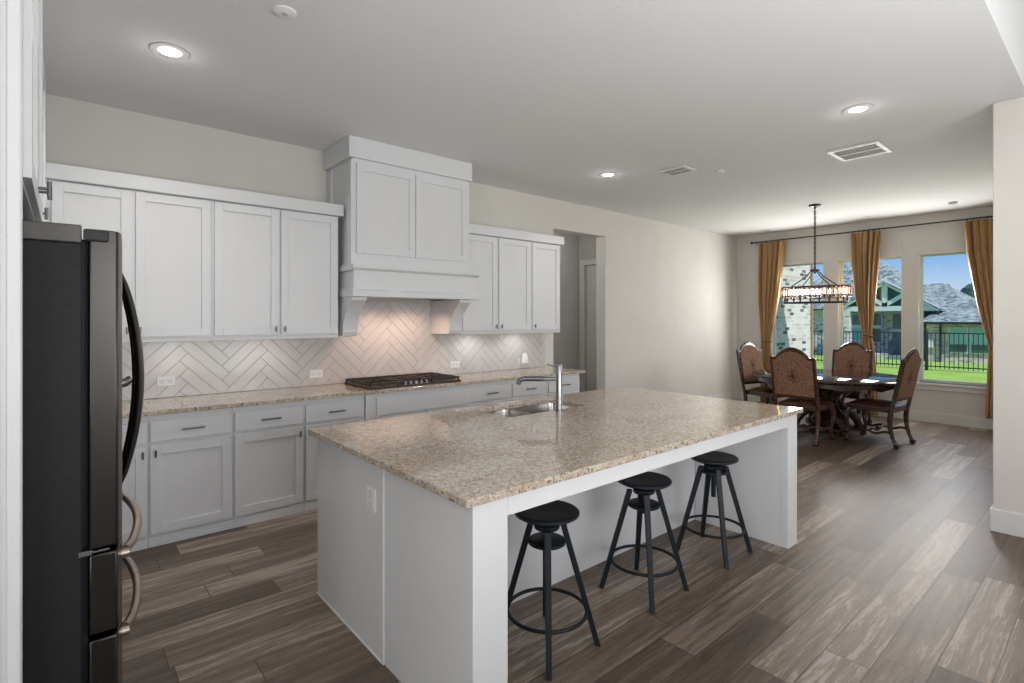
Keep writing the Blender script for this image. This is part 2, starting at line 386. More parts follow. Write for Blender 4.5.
# living room behind the camera
m = MB(); a0 = -2.7
for (a, b) in WIN_BACK: m.box(a0, a, -6.2, -6.0, 0, ZT); m.box(a, b, -6.2, -6.0, 0, .5); m.box(a, b, -6.2, -6.0, 3.0, ZT); a0 = b
m.box(a0, XS, -6.2, -6.0, 0, ZT); struct(m.build('wall_living_back', M_wall))
struct(B(-2.7, -2.5, -6.0, 1.76, 0, ZT).build('wall_living_left', M_wall))
struct(B(-2.5, -.86, 1.76, 1.86, 0, ZT).build('wall_living_return', M_wall))
struct(B(-1.0, -.86, 1.86, YW, 0, CZ).build('wall_fridge_niche', M_wall))
for k, (a, b) in enumerate(WIN_BACK):
    f = MB(); f.box(a, b, -6.15, -6.08, .5, .56); f.box(a, b, -6.15, -6.08, 2.94, 3.0); f.box(a, a + .05, -6.15, -6.08, .56, 2.94); f.box(b - .05, b, -6.15, -6.08, .56, 2.94)
    struct(f.build('window_%d' % (k + 4), M_vinyl))
# baseboards
def base(name, *bx): struct(B(*bx).build(name, M_trim, bevel=.004))
base('baseboard_dining', XD - .016, XD, YR, YW, 0, .15)
base('baseboard_kitchen', DX1, XD - .016, YW - .016, YW, 0, .15)
struct(MB().prism([(XS - .016, YR + .016), (XS - .016, -6.0), (XS, -6.0), (XS, YR), (XD - .016, YR), (XD - .016, YR + .016)], 'z', 0, .16).build('baseboard_right', M_trim, bevel=.004))

# ------------------------------------------------------------------ cabinets
def bx(face, F0, sgn=None):
    """box mapper: a = along the wall, d = outward distance from face plane"""
    if face == 'y': return lambda mb, a0, a1, d0, d1, z0, z1: mb.box(a0, a1, F0 - d1, F0 - d0, z0, z1)
    return lambda mb, a0, a1, d0, d1, z0, z1: mb.box(F0 + d0, F0 + d1, a0, a1, z0, z1)
def pt(face, F0, a, d, z): return (a, F0 - d, z) if face == 'y' else (F0 + d, a, z)
def shaker(parent, face, F0, a0, a1, z0, z1, knob=None, st=.062, name='door'):
    f = bx(face, F0); m = MB(); t = .02
    f(m, a0, a0 + st, .001, t, z0, z1); f(m, a1 - st, a1, .001, t, z0, z1)
    f(m, a0 + st, a1 - st, .001, t, z0, z0 + st); f(m, a0 + st, a1 - st, .001, t, z1 - st, z1)
    f(m, a0 + st, a1 - st, .001, .008, z0 + st, z1 - st)
    d = m.build(name, M_cab, parent, bevel=.0018)
    if knob:
        a, z = knob; k = MB()
        k.cyl(pt(face, F0, a, t, z), pt(face, F0, a, t + .028, z), .005, n=10)
        k.cyl(pt(face, F0, a, t + .028, z - .024), pt(face, F0, a, t + .028, z + .024), .0065, n=10)
        k.build('knob', M_pull, d, smooth=True)
    return d
def slab(parent, face, F0, a0, a1, z0, z1, pull=True, name='drawer'):
    f = bx(face, F0); m = MB(); f(m, a0, a1, .001, .02, z0, z1); d = m.build(name, M_cab, parent, bevel=.003)
    if pull:
        c = (a0 + a1) / 2; z = (z0 + z1) / 2; k = MB()
        for s_ in (-.045, .045): k.cyl(pt(face, F0, c + s_, .02, z), pt(face, F0, c + s_, .045, z), .005, n=8)
        k.cyl(pt(face, F0, c - .068, .047, z), pt(face, F0, c + .068, .047, z), .0065, n=10)
        k.build('handle', M_pull, d, smooth=True)
    return d

YB = 4.225
def base_unit(x0, x1, label, cells, bump=0.0, group='white base cabinets along the kitchen wall'):
    t = thing('base_cabinet', label, 'cabinet', ((x0 + x1) / 2, YB, 0), group)
    m = MB().box(x0, x1, YB - bump, YW - .01, .0, .883)
    m.build('body', M_cab, t, bevel=.001)
    B(x0, x1, YB - bump - .012, YB - bump, 0, .068).build('toe_board', M_cab, t, bevel=.003)
    for c in cells:
        if c[0] == 'd': shaker(t, 'y', YB - bump, c[1], c[2], c[3], c[4], c[5])
        else: slab(t, 'y', YB - bump, c[1], c[2], c[3], c[4], c[5])
    return t
Z = (.085, .675, .699, .838)
base_unit(-.09, .421, 'white base cabinet partly hidden behind the fridge handles', [('d', -.05, .414, Z[0], Z[1], (.39, .625)), ('s', -.05, .414, Z[2], Z[3], True)])
base_unit(.422, .930, 'white base cabinet with drawer over a door whose knob sits at the upper left', [('d', .432, .920, Z[0], Z[1], (.46, .625)), ('s', .432, .920, Z[2], Z[3], True)])
base_unit(.931, 1.437, 'white base cabinet with drawer over a door whose knob sits at the upper right', [('d', .941, 1.428, Z[0], Z[1], (1.40, .625)), ('s', .941, 1.428, Z[2], Z[3], True)])
base_unit(1.438, 1.944, 'white base cabinet just left of the cooktop, lower half behind island corner', [('d', 1.448, 1.934, Z[0], Z[1], (1.476, .625)), ('s', 1.448, 1.934, Z[2], Z[3], True)])
base_unit(1.945, 3.041, 'wide white base cabinet with plain long panel under the cooktop', [('s', 2.035, 3.030, .69, .845, False), ('d', 2.035, 2.525, Z[0], .675, (2.5, .625)), ('d', 2.54, 3.030, Z[0], .675, (2.565, .625))], .03)
base_unit(3.042, 3.578, 'white base cabinet with pull drawer directly right of the cooktop', [('s', 3.050, 3.566, Z[2], Z[3], True), ('d', 3.050, 3.566, Z[0], Z[1], (3.54, .625))])
base_unit(3.579, 4.105, 'white base cabinet whose drawer shows behind the faucet spout', [('s', 3.592, 4.080, Z[2], Z[3], True), ('d', 3.592, 4.080, Z[0], Z[1], (3.62, .625))])
base_unit(4.106, 4.640, 'white base cabinet at the doorway end of the kitchen counter', [('s', 4.125, 4.626, Z[2], Z[3], True), ('d', 4.125, 4.626, Z[0], Z[1], (4.15, .625))])
# counter
m = MB().prism([(-.09, YB - .058), (1.93, YB - .058), (1.96, YB - .088), (3.02, YB - .088), (3.05, YB - .058), (4.69, YB - .058), (4.69, YW - .009), (-.09, YW - .009)], 'z', .884, .914)
tag(m.build('wall_countertop', M_gran, bevel=.004), 'beige speckled granite countertop running along the tiled kitchen wall', 'countertop')

UY = 4.47
def upper_unit(x0, x1, label, doors, grp='white wall cabinets'):
    t = thing('wall_cabinet', label, 'cabinet', ((x0 + x1) / 2, UY, 1.365), grp)
    B(x0, x1, UY, YW - .01, 1.378, 2.41).build('body', M_cab, t, bevel=.001)
    B(x0, x1, UY - .004, UY + .018, 1.358, 1.378).build('light_rail', M_cab, t, bevel=.002)
    for (a, b, kn) in doors: shaker(t, 'y', UY, a, b, 1.395, 2.40, kn, .058)
    return t
upper_unit(-.10, .842, 'white two-door wall cabinet nearest the fridge, left of hood', [(-.064, .349, (.325, 1.44)), (.374, .830, (.398, 1.44))])
upper_unit(.843, 1.815, 'white two-door wall cabinet between the fridge-side cabinet and the range hood', [(.857, 1.316, (1.292, 1.44)), (1.335, 1.80, (1.36, 1.44))])
upper_unit(3.105, 4.083, 'white two-door wall cabinet directly right of the range hood', [(3.125, 3.576, (3.552, 1.44)), (3.604, 4.068, (3.628, 1.44))])
upper_unit(4.084, 4.567, 'narrow single-door white wall cabinet beside the doorway', [(4.100, 4.542, (4.124, 1.44))])
def crown(x0, x1, label):
    m = MB().prism([(YW - .01, 2.412), (UY - .035, 2.412), (UY - .04, 2.418), (UY - .04, 2.51), (YW - .01, 2.51)], 'x', x0, x1)
    tag(m.build('crown_molding', M_cab, bevel=.002), label, 'molding', 'crown boards over wall cabinets')
crown(-.10, 1.85, 'long flat white crown board on the wall cabinets left of the hood')
crown(3.10, 4.60, 'short flat white crown board on the wall cabinets right of the hood')

# backsplash: herringbone of glazed tiles
def clip(poly, rect):
    x0, x1, z0, z1 = rect
    for ax, lim, sg in ((0, x0, 1), (0, x1, -1), (1, z0, 1), (1, z1, -1)):
        out = []
        for i in range(len(poly)):
            p, q = poly[i - 1], poly[i]; dp, dq = (p[ax] - lim) * sg, (q[ax] - lim) * sg
            if (dp >= 0) != (dq >= 0):
                t_ = dp / (dp - dq); out.append((p[0] + (q[0] - p[0]) * t_, p[1] + (q[1] - p[1]) * t_))
            if dq >= 0: out.append(q)
        poly = out
        if len(poly) < 3: return None
    ar = abs(sum(poly[i - 1][0] * poly[i][1] - poly[i][0] * poly[i - 1][1] for i in range(len(poly)))) / 2
    return poly if ar > 2e-5 else None
bs = thing('tile_backsplash', 'grey-white glazed herringbone tile backsplash on the kitchen wall', 'backsplash', (2.3, YW, .914))
m = MB().box(-.09, 4.645, YW - .006, YW - .0005, .915, 1.377); m.box(1.82, 3.10, YW - .006, YW - .0005, 1.377, 1.70)
m.build('grout', M_grout, bs)
m = MB(); L_, W_ = .417, .0834; gp = .0016; c45 = math.sqrt(.5)
for rect in ((-.09, 4.645, .916, 1.376), (1.82, 3.10, 1.3762, 1.70)):
    for mm in range(-3, 14):
        for kk in range(-40, 60):
            ox, oy = kk * W_ + mm * L_, kk * W_ - mm * L_
            for (x0, x1, y0, y1) in ((ox, ox + L_, oy, oy + W_), (ox + L_, ox + L_ + W_, oy - L_ + W_, oy + W_)):
                q = [(x0 + gp, y0 + gp), (x1 - gp, y0 + gp), (x1 - gp, y1 - gp), (x0 + gp, y1 - gp)]
                # rotate so that (1,1) points up
                q = [((a - b) * c45 + .742 - .295 - .590 * 2 + .0, (a + b) * c45 + .25) for a, b in q]
                if max(p[0] for p in q) < rect[0] or min(p[0] for p in q) > rect[1] or max(p[1] for p in q) < rect[2] or min(p[1] for p in q) > rect[3]: continue
                q = clip(q, rect)
                if q: m.prism(q, 'y', YW - .010, YW - .006)
m.build('herringbone_tiles', M_tile, bs, bevel=.0012, seg=1)

# ------------------------------------------------------------------ range hood
hd = thing('range_hood', 'tall white cabinet range hood with corbels above the cooktop', 'range hood', (2.46, 4.3, 1.4))
HB = 4.285
B(1.865, 3.075, HB, YW - .01, 1.985, 2.90).build('body', M_cab, hd, bevel=.002)
for a in ((1.852, 1.866, HB, HB + .09, 1.985, 2.88), (3.074, 3.088, HB, HB + .09, 1.985, 2.88), (1.852, 1.866, YW - .1, YW - .01, 2.5, 2.88)): B(*a).build('side_stile', M_cab, hd, bevel=.002)
shaker(hd, 'y', HB, 1.895, 2.462, 2.085, 2.855, None, .062)
shaker(hd, 'y', HB, 2.468, 3.05, 2.085, 2.855, None, .062)
m = MB().box(1.822, 3.098, 4.25, YW - .012, 2.892, CZ - .001); m.build('crown', M_cab, hd, bevel=.003)
m = MB().box(1.858, 3.145, 4.245, YW - .012, 1.735, 1.96); m.build('apron', M_cab, hd, bevel=.002)
m = MB().prism([(4.245, 1.935), (4.225, 1.945), (4.212, 1.955), (4.212, 1.984), (YW - .012, 1.984), (YW - .012, 1.935)], 'x', 1.838, 3.165); m.build('upper_molding', M_cab, hd, bevel=.002)
m = MB().prism([(4.245, 1.775), (4.218, 1.765), (4.212, 1.755), (4.212, 1.712), (4.43, 1.712), (4.43, 1.775)], 'x', 1.838, 3.165)
m.box(1.838, 1.875, 4.43, YW - .012, 1.712, 1.775); m.box(3.09, 3.165, 4.43, YW - .012, 1.712, 1.775); m.build('lower_molding', M_cab, hd, bevel=.002)
B(1.876, 3.089, 4.431, YW - .012, 1.722, 1.735).build('hood_liner', M_steel, hd)
for (a, b) in ((1.85, 1.985), (2.955, 3.095)):
    prof = [(YW - .011, 1.365), (4.50, 1.365), (4.46, 1.372), (4.455, 1.39), (4.448, 1.40)]
    for i in range(1, 9):
        t_ = i / 8; prof.append((4.448 - .16 * (t_ ** 2.2), 1.40 + .265 * t_))
    prof += [(4.272, 1.675), (4.262, 1.682), (4.262, 1.711), (YW - .011, 1.711)]
    MB().prism(prof, 'x', a, b).build('corbel', M_cab, hd, bevel=.003)
for x in (2.28, 2.66): lamp('hood_light', 'SPOT', (x, 4.50, 1.70), 9, (1.0, .68, .52), aim=(x, 4.62, .9), spot_size=2.5, spot_blend=.8, shadow_soft_size=.04)
for x in (3.45, 4.10): lamp('under_cabinet_light', 'SPOT', (x, 4.58, 1.352), 2.6, (.96, .98, 1.0), aim=(x, 4.74, .9), spot_size=2.7, spot_blend=.8, shadow_soft_size=.02)
for x in (.65, 1.25): lamp('under_cabinet_light', 'SPOT', (x, 4.56, 1.352), 1.2, (1.0, .97, .94), aim=(x, 4.70, .9), spot_size=2.7, spot_blend=.8, shadow_soft_size=.02)
lamp('hall_lamp', 'POINT', (5.5, 5.6, 2.7), 9, (1.0, .97, .93), shadow_soft_size=.1)  # added unseen lamp that brightens the hall beyond the doorway

# ------------------------------------------------------------------ cooktop
ck = thing('gas_cooktop', 'black and steel gas cooktop with cast iron grates set in wall counter', 'cooktop', (2.50, 4.46, .914))
B(2.04, 2.99, 4.20, 4.735, .915, .929).build('base_plate', M_iron, ck, bevel=.003)
for i, (x, y, r) in enumerate(((2.21, 4.34, .045), (2.21, 4.60, .05), (2.515, 4.50, .06), (2.82, 4.34, .045), (2.82, 4.60, .05))):
    MB().lathe(x, y, [(r, .925), (r, .935), (r * .75, .938), (r * .75, .944), (.005, .945)], 24).build('burner', M_iron, ck, smooth=True)
for (a, b) in ((2.05, 2.365), (2.37, 2.66), (2.665, 2.98)):
    m = MB(); y0 = 4.215 if a != 2.37 else 4.30; y1 = 4.725; zt = .966; h = .016
    for x in (a, b - h): m.box(x, x + h, y0, y1, zt - .022, zt)
    for y in (y0, y1 - h, (y0 + y1) / 2 - h / 2): m.box(a, b, y, y + h, zt - .022, zt)
    for k in (1, 2, 3): x = a + (b - a) * k / 4; m.box(x - .007, x + .007, y0, y1, zt - .018, zt)
    for x in (a, b - h):
        for y in (y0, y1 - h): m.box(x, x + h, y, y + h, .925, zt - .012)
    m.build('grate', M_iron, ck, bevel=.002)
for i in range(5):
    x = 2.403 + i * .056
    MB().lathe(x, 4.245, [(.019, .929), (.018, .948), (.015, .956), (.001, .957)], 18).build('knob', M_pull, ck, smooth=True)

ck.location.x -= .06

# ------------------------------------------------------------------ outlets
def outlet(x0, x1, z0, z1, label, horizontal=True):
    t = thing('wall_outlet', label, 'outlet', ((x0 + x1) / 2, YW - .011, (z0 + z1) / 2), 'white outlets on the backsplash')
    B(x0, x1, YW - .016, YW - .0105, z0, z1).build('cover_plate', M_plate, t, bevel=.002)
    c = (x0 + x1) / 2; zc = (z0 + z1) / 2
    for s_ in (-.026, .026):
        r = MB()
        if horizontal: r.box(c + s_ - .018, c + s_ + .018, YW - .018, YW - .016, zc - .014, zc + .014)
        else: r.box(c - .014, c + .014, YW - .018, YW - .016, zc + s_ - .018, zc + s_ + .018)
        r.build('socket', M_trim, t, bevel=.002)
    return t
outlet(.535, .655, 1.005, 1.078, 'white horizontal outlet on the backsplash nearest the fridge')
outlet(1.685, 1.805, .985, 1.055, 'white horizontal outlet on the backsplash just left of the cooktop')
outlet(3.205, 3.33, .985, 1.055, 'white outlet plate on the backsplash right of the cooktop, below the wall cabinet')
outlet(4.19, 4.31, .965, 1.04, 'white outlet behind the small plugged-in device near the doorway')
t = thing('plug_in_device', 'small white plug-in device hanging from the outlet near doorway', 'plug-in device', (4.26, YW - .05, 1.03))
MB().lathe(4.26, YW - .050, [(.030, .975), (.052, .985), (.054, 1.03), (.040, 1.08), (.022, 1.105), (.004, 1.11)], 24, 1, .6).build('body', M_plate, t, smooth=True)
MB().box(4.245, 4.275, YW - .03, YW - .0185, .998, 1.022).build('plug', M_plate, t)

# ------------------------------------------------------------------ kitchen island
IX0, IX1, IY0, IY1 = 1.070, 3.785, 1.462, 2.915
il = thing('kitchen_island', 'white panelled kitchen island with open knee space for stools', 'island', (2.42, 2.2, 0))
B(IX0 - .004, IX0 + .05, 2.135, IY1, 0, .883).build('end_panel', M_cab, il, bevel=.002)
B(IX0, IX0 + .05, IY0 + .02, 2.13, 0, .883).build('end_panel', M_cab, il, bevel=.002)
m = MB().box(IX0 - .008, IX0 + .012, 2.122, 2.137, 0, .883); m.box(IX0 - .009, IX0 - .004, 2.137, IY1, 0, .010)
m.build('panel_bead', M_cab, il, bevel=.002)
B(IX0 - .002, IX0 + .155, IY0, IY0 + .05, 0, .883).build('leg', M_cab, il, bevel=.003)
B(IX1 - .145, IX1, IY0, IY0 + .05, 0, .883).build('leg', M_cab, il, bevel=.003)
B(IX1 - .145, IX1, IY0 + .05, 2.135, 0, .883).build('end_panel', M_cab, il, bevel=.002)
B(IX1 - .05, IX1, 2.135, IY1, 0, .883).build('end_panel', M_cab, il, bevel=.002)
B(IX0 + .155, IX1 - .145, IY0, IY0 + .04, .806, .883).build('apron', M_cab, il, bevel=.002)
B(IX0 + .05, IX1 - .145, 2.137, 2.165, 0, .883).build('back_panel', M_cab, il, bevel=.002)
B(IX0 + .05, IX1 - .05, IY1 - .05, IY1 - .022, 0, .883).build('cabinet_face', M_cab, il)
def ishaker(a0, a1, z0, z1):
    m = MB(); st = .06; y0, y1 = IY1 - .021, IY1 - .001
    m.box(a0, a0 + st, y0, y1, z0, z1); m.box(a1 - st, a1, y0, y1, z0, z1); m.box(a0 + st, a1 - st, y0, y1, z0, z0 + st); m.box(a0 + st, a1 - st, y0, y1, z1 - st, z1)
    m.box(a0 + st, a1 - st, y0, y0 + .007, z0 + st, z1 - st); m.build('door', M_cab, il, bevel=.002)
for k in range(5): ishaker(IX0 + .06 + k * .52, IX0 + .06 + k * .52 + .50, .09, .86)
t = thing('island_outlet', 'white upright outlet on the end panel of the island', 'outlet', (IX0, 2.235, .70))
B(IX0 - .011, IX0 - .004, 2.195, 2.275, .650, .754).build('cover_plate', M_plate, t, bevel=.002)
for z in (.676, .724): B(IX0 - .013, IX0 - .011, 2.220, 2.250, z - .018, z + .018).build('socket', M_trim, t, bevel=.002)
# island top with sink cut-out
m = MB()
SX0, SX1, SY0, SY1 = 2.085, 2.815, 2.475, 2.845
def rrect(x0, x1, y0, y1, r, n=5):
    P = []
    for cx, cy, a in ((x1 - r, y1 - r, 0), (x0 + r, y1 - r, 90), (x0 + r, y0 + r, 180), (x1 - r, y0 + r, 270)):
        for i in range(n + 1): th = math.radians(a + 90 * i / n); P.append((cx + r * math.cos(th), cy + r * math.sin(th)))
    return P
outer = rrect(1.024, 3.825, 1.436, 2.950, .008); inner = rrect(SX0, SX1, SY0, SY1, .05)
V = [[m.bm.verts.new((*p, z)) for p in loop] for loop in (outer, inner) for z in (.884, .914)]
n = len(outer)
for i in range(n):
    j = (i + 1) % n
    m.bm.faces.new((V[0][i], V[0][j], V[1][j], V[1][i])); m.bm.faces.new((V[3][i], V[3][j], V[2][j], V[2][i]))
    m.bm.faces.new((V[1][i], V[1][j], V[3][j], V[3][i])); m.bm.faces.new((V[2][i], V[2][j], V[0][j], V[0][i]))
tag(m.build('island_countertop', M_gran, bevel=.004), 'large polished beige granite slab on top of the white island', 'countertop')
# sink
sk = thing('undermount_sink', 'double bowl stainless steel sink sunk into the island counter', 'sink', (2.45, 2.66, .883))
m = MB()
def bowl(a0, a1, b0, b1):
    zt, zb = .883, .70; o = rrect(a0, a1, b0, b1, .05); i_ = rrect(a0 + .02, a1 - .02, b0 + .02, b1 - .02, .04)
    o2 = rrect(a0 - .006, a1 + .006, b0 - .006, b1 + .006, .05)
    T = [m.bm.verts.new((*p, zt)) for p in o]; U = [m.bm.verts.new((*p, zb)) for p in i_]; T2 = [m.bm.verts.new((*p, zt)) for p in o2]; U2 = [m.bm.verts.new((*p, zb - .004)) for p in o2]
    k = len(T)
    for q in range(k):
        r = (q + 1) % k; m.bm.faces.new((T[q], T[r], U[r], U[q])); m.bm.faces.new((T2[q], T2[r], T[r], T[q])); m.bm.faces.new((U2[q], U2[r], T2[r], T2[q]))
    m.bm.faces.new(U); m.bm.faces.new(U2[::-1])
for (a, b) in ((SX0 - .006, 2.375), (2.395, SX1 + .006)):
    m = MB(); bowl(a, b, SY0 - .006, SY1 + .006); bw = m.build('bowl', M_steel, sk, smooth=True)
    cx, cy = (a + b) / 2, 2.66
    MB().lathe(cx, cy, [(.045, .700), (.045, .703), (.036, .7035), (.03, .701), (.002, .701)], 24).build('drain', M_nickel, bw, smooth=True)
# faucet
fc = thing('kitchen_faucet', 'tall chrome pull-out faucet standing behind the island sink', 'faucet', (2.475, 2.43, .914))
FX, FY = 2.475, 2.43
MB().lathe(FX, FY, [(.027, .9145), (.027, .922), (.0205, .926), (.0205, 1.165), (.019, 1.17), (.019, 1.215), (.016, 1.222), (.002, 1.223)], 28).build('body', M_nickel, fc, smooth=True)
u_ = Vector((-.68, .74, 0)).normalized(); P0 = Vector((FX, FY, 1.125)); 
MB().tube([P0, P0 + u_ * .10], [.013, .013], 16).build('spout', M_nickel, fc, smooth=True)
MB().tube([P0 + u_ * .10, P0 + u_ * .13, P0 + u_ * .20, P0 + u_ * .235, P0 + u_ * .26 + Vector((0, 0, -.010)), P0 + u_ * .268 + Vector((0, 0, -.028)), P0 + u_ * .27 + Vector((0, 0, -.04))], [.0145, .017, .017, .017, .0165, .0155, .015], 16).build('spray_head', M_pull, fc, smooth=True)
MB().tube([(FX, FY, 1.205), (FX - .03, FY + .035, 1.212), (FX - .055, FY + .06, 1.222)], [.006, .0055, .005], 10).build('lever', M_nickel, fc, smooth=True)

# ------------------------------------------------------------------ bar stools
def stool(cx, cy, rot, seat_z, disc_z, label, rod=False):
    t = thing('bar_stool', label, 'stool', (0, 0, 0), 'black screw bar stools at the island')
    R = .152
    MB().lathe(0, 0, [(.10, seat_z - .030), (R - .016, seat_z - .026), (R, seat_z - .016), (R, seat_z - .006), (R - .006, seat_z - .001), (R - .02, seat_z), (.06, seat_z - .005), (.002, seat_z - .007)], 48).build('seat', M_stoolseat, t, smooth=True)
    ztop = .555
    MB().lathe(0, 0, [(.055, ztop - .012), (.060, ztop - .006), (.060, ztop + .010), (.050, ztop + .014)], 32).build('top_collar', M_stool, t, smooth=True)
    MB().cyl((0, 0, disc_z - .05 if not rod else .36), (0, 0, seat_z - .028), .013 if not rod else .015, n=16).build('screw_post', M_stool, t, smooth=True)
    MB().lathe(0, 0, [(.080, disc_z - .012), (.087, disc_z - .008), (.087, disc_z + .006), (.080, disc_z + .010)], 40).build('brace_disc', M_stool, t, smooth=True)
    for k in range(4):
        a = PI / 4 + k * PI / 2; c_, s_ = math.cos(a), math.sin(a)
        m = MB(); p0 = Vector((c_ * .237, s_ * .237, 0)); p1 = Vector((c_ * .078, s_ * .078, ztop + .004))
        tx = Vector((-s_, c_, 0)); nx = Vector((c_, s_, 0))
        def sect(p, w_, d_): return [p + tx * w_ + nx * d_, p - tx * w_ + nx * d_, p - tx * w_ - nx * d_, p + tx * w_ - nx * d_]
        m.solid([tuple(v) for v in sect(p0, .012, .013)], [tuple(v) for v in sect(p1, .016, .014)])
        m.build('leg', M_stool, t, bevel=.003)
    zr = .165; rr = .237 - (.237 - .078) * zr / (ztop + .004) - .006
    m = MB().tube([(rr * math.cos(2 * PI * k / 48), rr * math.sin(2 * PI * k / 48), zr) for k in range(48)], .0085, 10, True); m.build('foot_ring', M_stool, t, smooth='all')
    t.location = (cx, cy, 0); t.rotation_euler = (0, 0, rot); return t
stool(1.716, 1.765, math.radians(3), .630, .484, 'black round bar stool nearest the camera, beside the left island leg')
stool(2.482, 1.772, math.radians(1), .626, .478, 'black round bar stool in the middle of the three at the island')
stool(3.230, 1.763, math.radians(2), .626, .530, 'black round bar stool farthest along island, its screw rod hanging low', True)

# ------------------------------------------------------------------ refrigerator
fr = thing('refrigerator', 'black stainless french door refrigerator with bowed handles', 'refrigerator', (-.3, 2.38, 0))
FY0, FY1 = 1.925, 2.835
B(-.80, .037, FY0 + .004, FY1 - .004, .03, 1.735).build('body', M_fridgeside, fr, bevel=.004)
B(-.80, .037, FY0, FY1, 1.7352, 1.787).build('top_cap', M_captrim, fr, bevel=.004)
B(.037, .052, FY0 + .035, FY1 - .012, .05, 1.75).build('gasket', M_gasket, fr)
B(-.75, .02, FY0 + .03, FY1 - .03, 0, .03).build('kick_base', M_gasket, fr)
def dprof(y0, y1, c0=FY0, c1=FY1):
    P = [(.053, y0)]; n_ = 12
    for i in range(n_ + 1):
        y = y0 + (y1 - y0) * i / n_; c = (c0 + c1) / 2; x = .126 + .024 * (1 - ((y - c) / ((c1 - c0) / 2)) ** 2)
        e_ = min(y - y0, y1 - y); x -= max(0, .012 - e_) ** 2 * 50
        P.append((x, y))
    P.append((.053, y1)); return P
def fdoor(name, y0, y1, z0, z1): return MB().prism(dprof(y0, y1), 'z', z0, z1).build(name, M_blacksteel, fr, bevel=.005, smooth=True)
dA = fdoor('door', FY0, 2.377, .858, 1.778); dB = fdoor('door', 2.383, FY1, .858, 1.778)
dC = fdoor('drawer', FY0, FY1, .612, .842); dD = fdoor('drawer', FY0, FY1, .06, .596)
for d_, y in ((dA, 2.335), (dB, 2.425)):
    pts = []
    for i in range(17): t_ = i / 16; pts.append((.147 + .060 * math.sin(PI * t_) ** .8, y, .925 + t_ * .765))
    m = MB().tube(pts, [.008 + .007 * math.sin(PI * i / 16) ** .5 for i in range(17)], 12, flat=1.3)
    m.build('handle', M_blacksteel, d_, smooth=True)
MB().tube([(.145, 2.425, 1.28), (.175, 2.425, 1.285), (.19, 2.425, 1.30)], [.02, .016, .012], 12).build('dispenser_catch', M_nickel, dB, smooth=True)
for d_, z in ((dC, .800), (dD, .560)):
    pts = []
    for i in range(17): t_ = i / 16; y = 2.01 + t_ * .74; pts.append((.142 + .058 * math.sin(PI * t_) ** .7, y, z + .010))
    m = MB().tube(pts, .013, 12); m.cyl((.13, 2.01, z), (.152, 2.01, z), .016, n=12); m.cyl((.13, 2.75, z), (.152, 2.75, z), .016, n=12)
    m.build('handle', M_bronze, d_, smooth=True)
m = MB().box(.040, .098, FY0 - .010, FY0 + .002, 1.742, 1.777); m.build('hinge_cover', M_gasket, fr, bevel=.006)
m = MB().box(.030, .060, FY0 + .002, FY0 + .05, .843, .857); m.box(.06, .10, FY0 + .006, FY0 + .012, .846, .852); m.build('hinge_bracket', M_nickel, fr, bevel=.001)

# ------------------------------------------------------------------ cabinetry around the fridge
ep = thing('fridge_end_panel', 'tall white panel edge beside the fridge at the left of frame', 'panel', (-.5, 1.89, 0))
B(-.855, -.085, 1.872, 1.912, 0, CZ - .002).build('panel', M_cab, ep, bevel=.002)
m = MB().box(-.113, -.087, 1.864, 1.872, 0, CZ - .002); m.box(-.16, -.132, 1.860, 1.872, 0, CZ - .002); m.box(-.86 + .01, -.7, 1.862, 1.872, 0, CZ - .002)
m.build('applied_stile', M_cab, ep, bevel=.003)
oc = thing('over_fridge_cabinet', 'white two-door cabinet mounted above the refrigerator', 'cabinet', (-.45, 2.38, 1.9))
B(-.855, -.087, 1.914, 2.845, 1.915, 2.95).build('body', M_cab, oc, bevel=.002)
B(-.105, -.087, 1.914, 2.845, 1.895, 1.915).build('bottom_rail', M_cab, oc, bevel=.002)
shaker(oc, 'x', -.087, 1.918, 2.375, 1.90, 2.85, (2.345, 1.955)); shaker(oc, 'x', -.087, 2.382, 2.838, 1.90, 2.85, (2.412, 1.955))
pc = thing('pantry_cabinet', 'tall white pantry cabinet beyond the refrigerator at the corner', 'cabinet', (-.45, 3.5, 0))
B(-.855, -.105, 2.85, YW - .01, 0, 2.95).build('body', M_cab, pc, bevel=.002)
shaker(pc, 'x', -.105, 2.87, 3.40, 1.45, 2.90, (2.90, 1.955)); shaker(pc, 'x', -.105, 3.42, 4.12, 1.45, 2.90, (4.09, 1.52))
m = MB().box(-.855, -.098, 1.914, YW - .01, 2.952, CZ - .001); tag(m.build('crown_molding', M_cab, bevel=.003), 'white crown board between the ceiling and the cabinet above the fridge', 'molding', 'crown boards over wall cabinets')

# ------------------------------------------------------------------ ceiling fittings
def downlight(x, y, label, power):
    t = thing('recessed_light', label, 'ceiling light', (x, y, CZ), 'round recessed ceiling lights')
    MB().ring(x, y, CZ - .006, CZ - .0005, .100, .058, 40).build('trim_ring', M_hall, t, bevel=.002, smooth=True)
    MB().lathe(x, y, [(.057, CZ - .004), (.057, CZ - .001)], 40).build('lens', M_lens, t)
    lamp('recessed_lamp', 'SPOT', (x, y, CZ - .02), power, (1.0, .95, .88), rot=(0, 0, 0), spot_size=2.6, spot_blend=.9, shadow_soft_size=.07)
    lamp('recessed_lamp_glow', 'POINT', (x, y, CZ - .07), .45, (1.0, .97, .93), shadow_soft_size=.05)
downlight(.464, 3.597, 'glowing round recessed light above the fridge-side counter', 44)
downlight(4.438, 3.626, 'glowing recessed light near the doorway, the smallest in view', 36)
downlight(4.459, 1.299, 'glowing recessed light beside the larger slotted ceiling vent', 34)
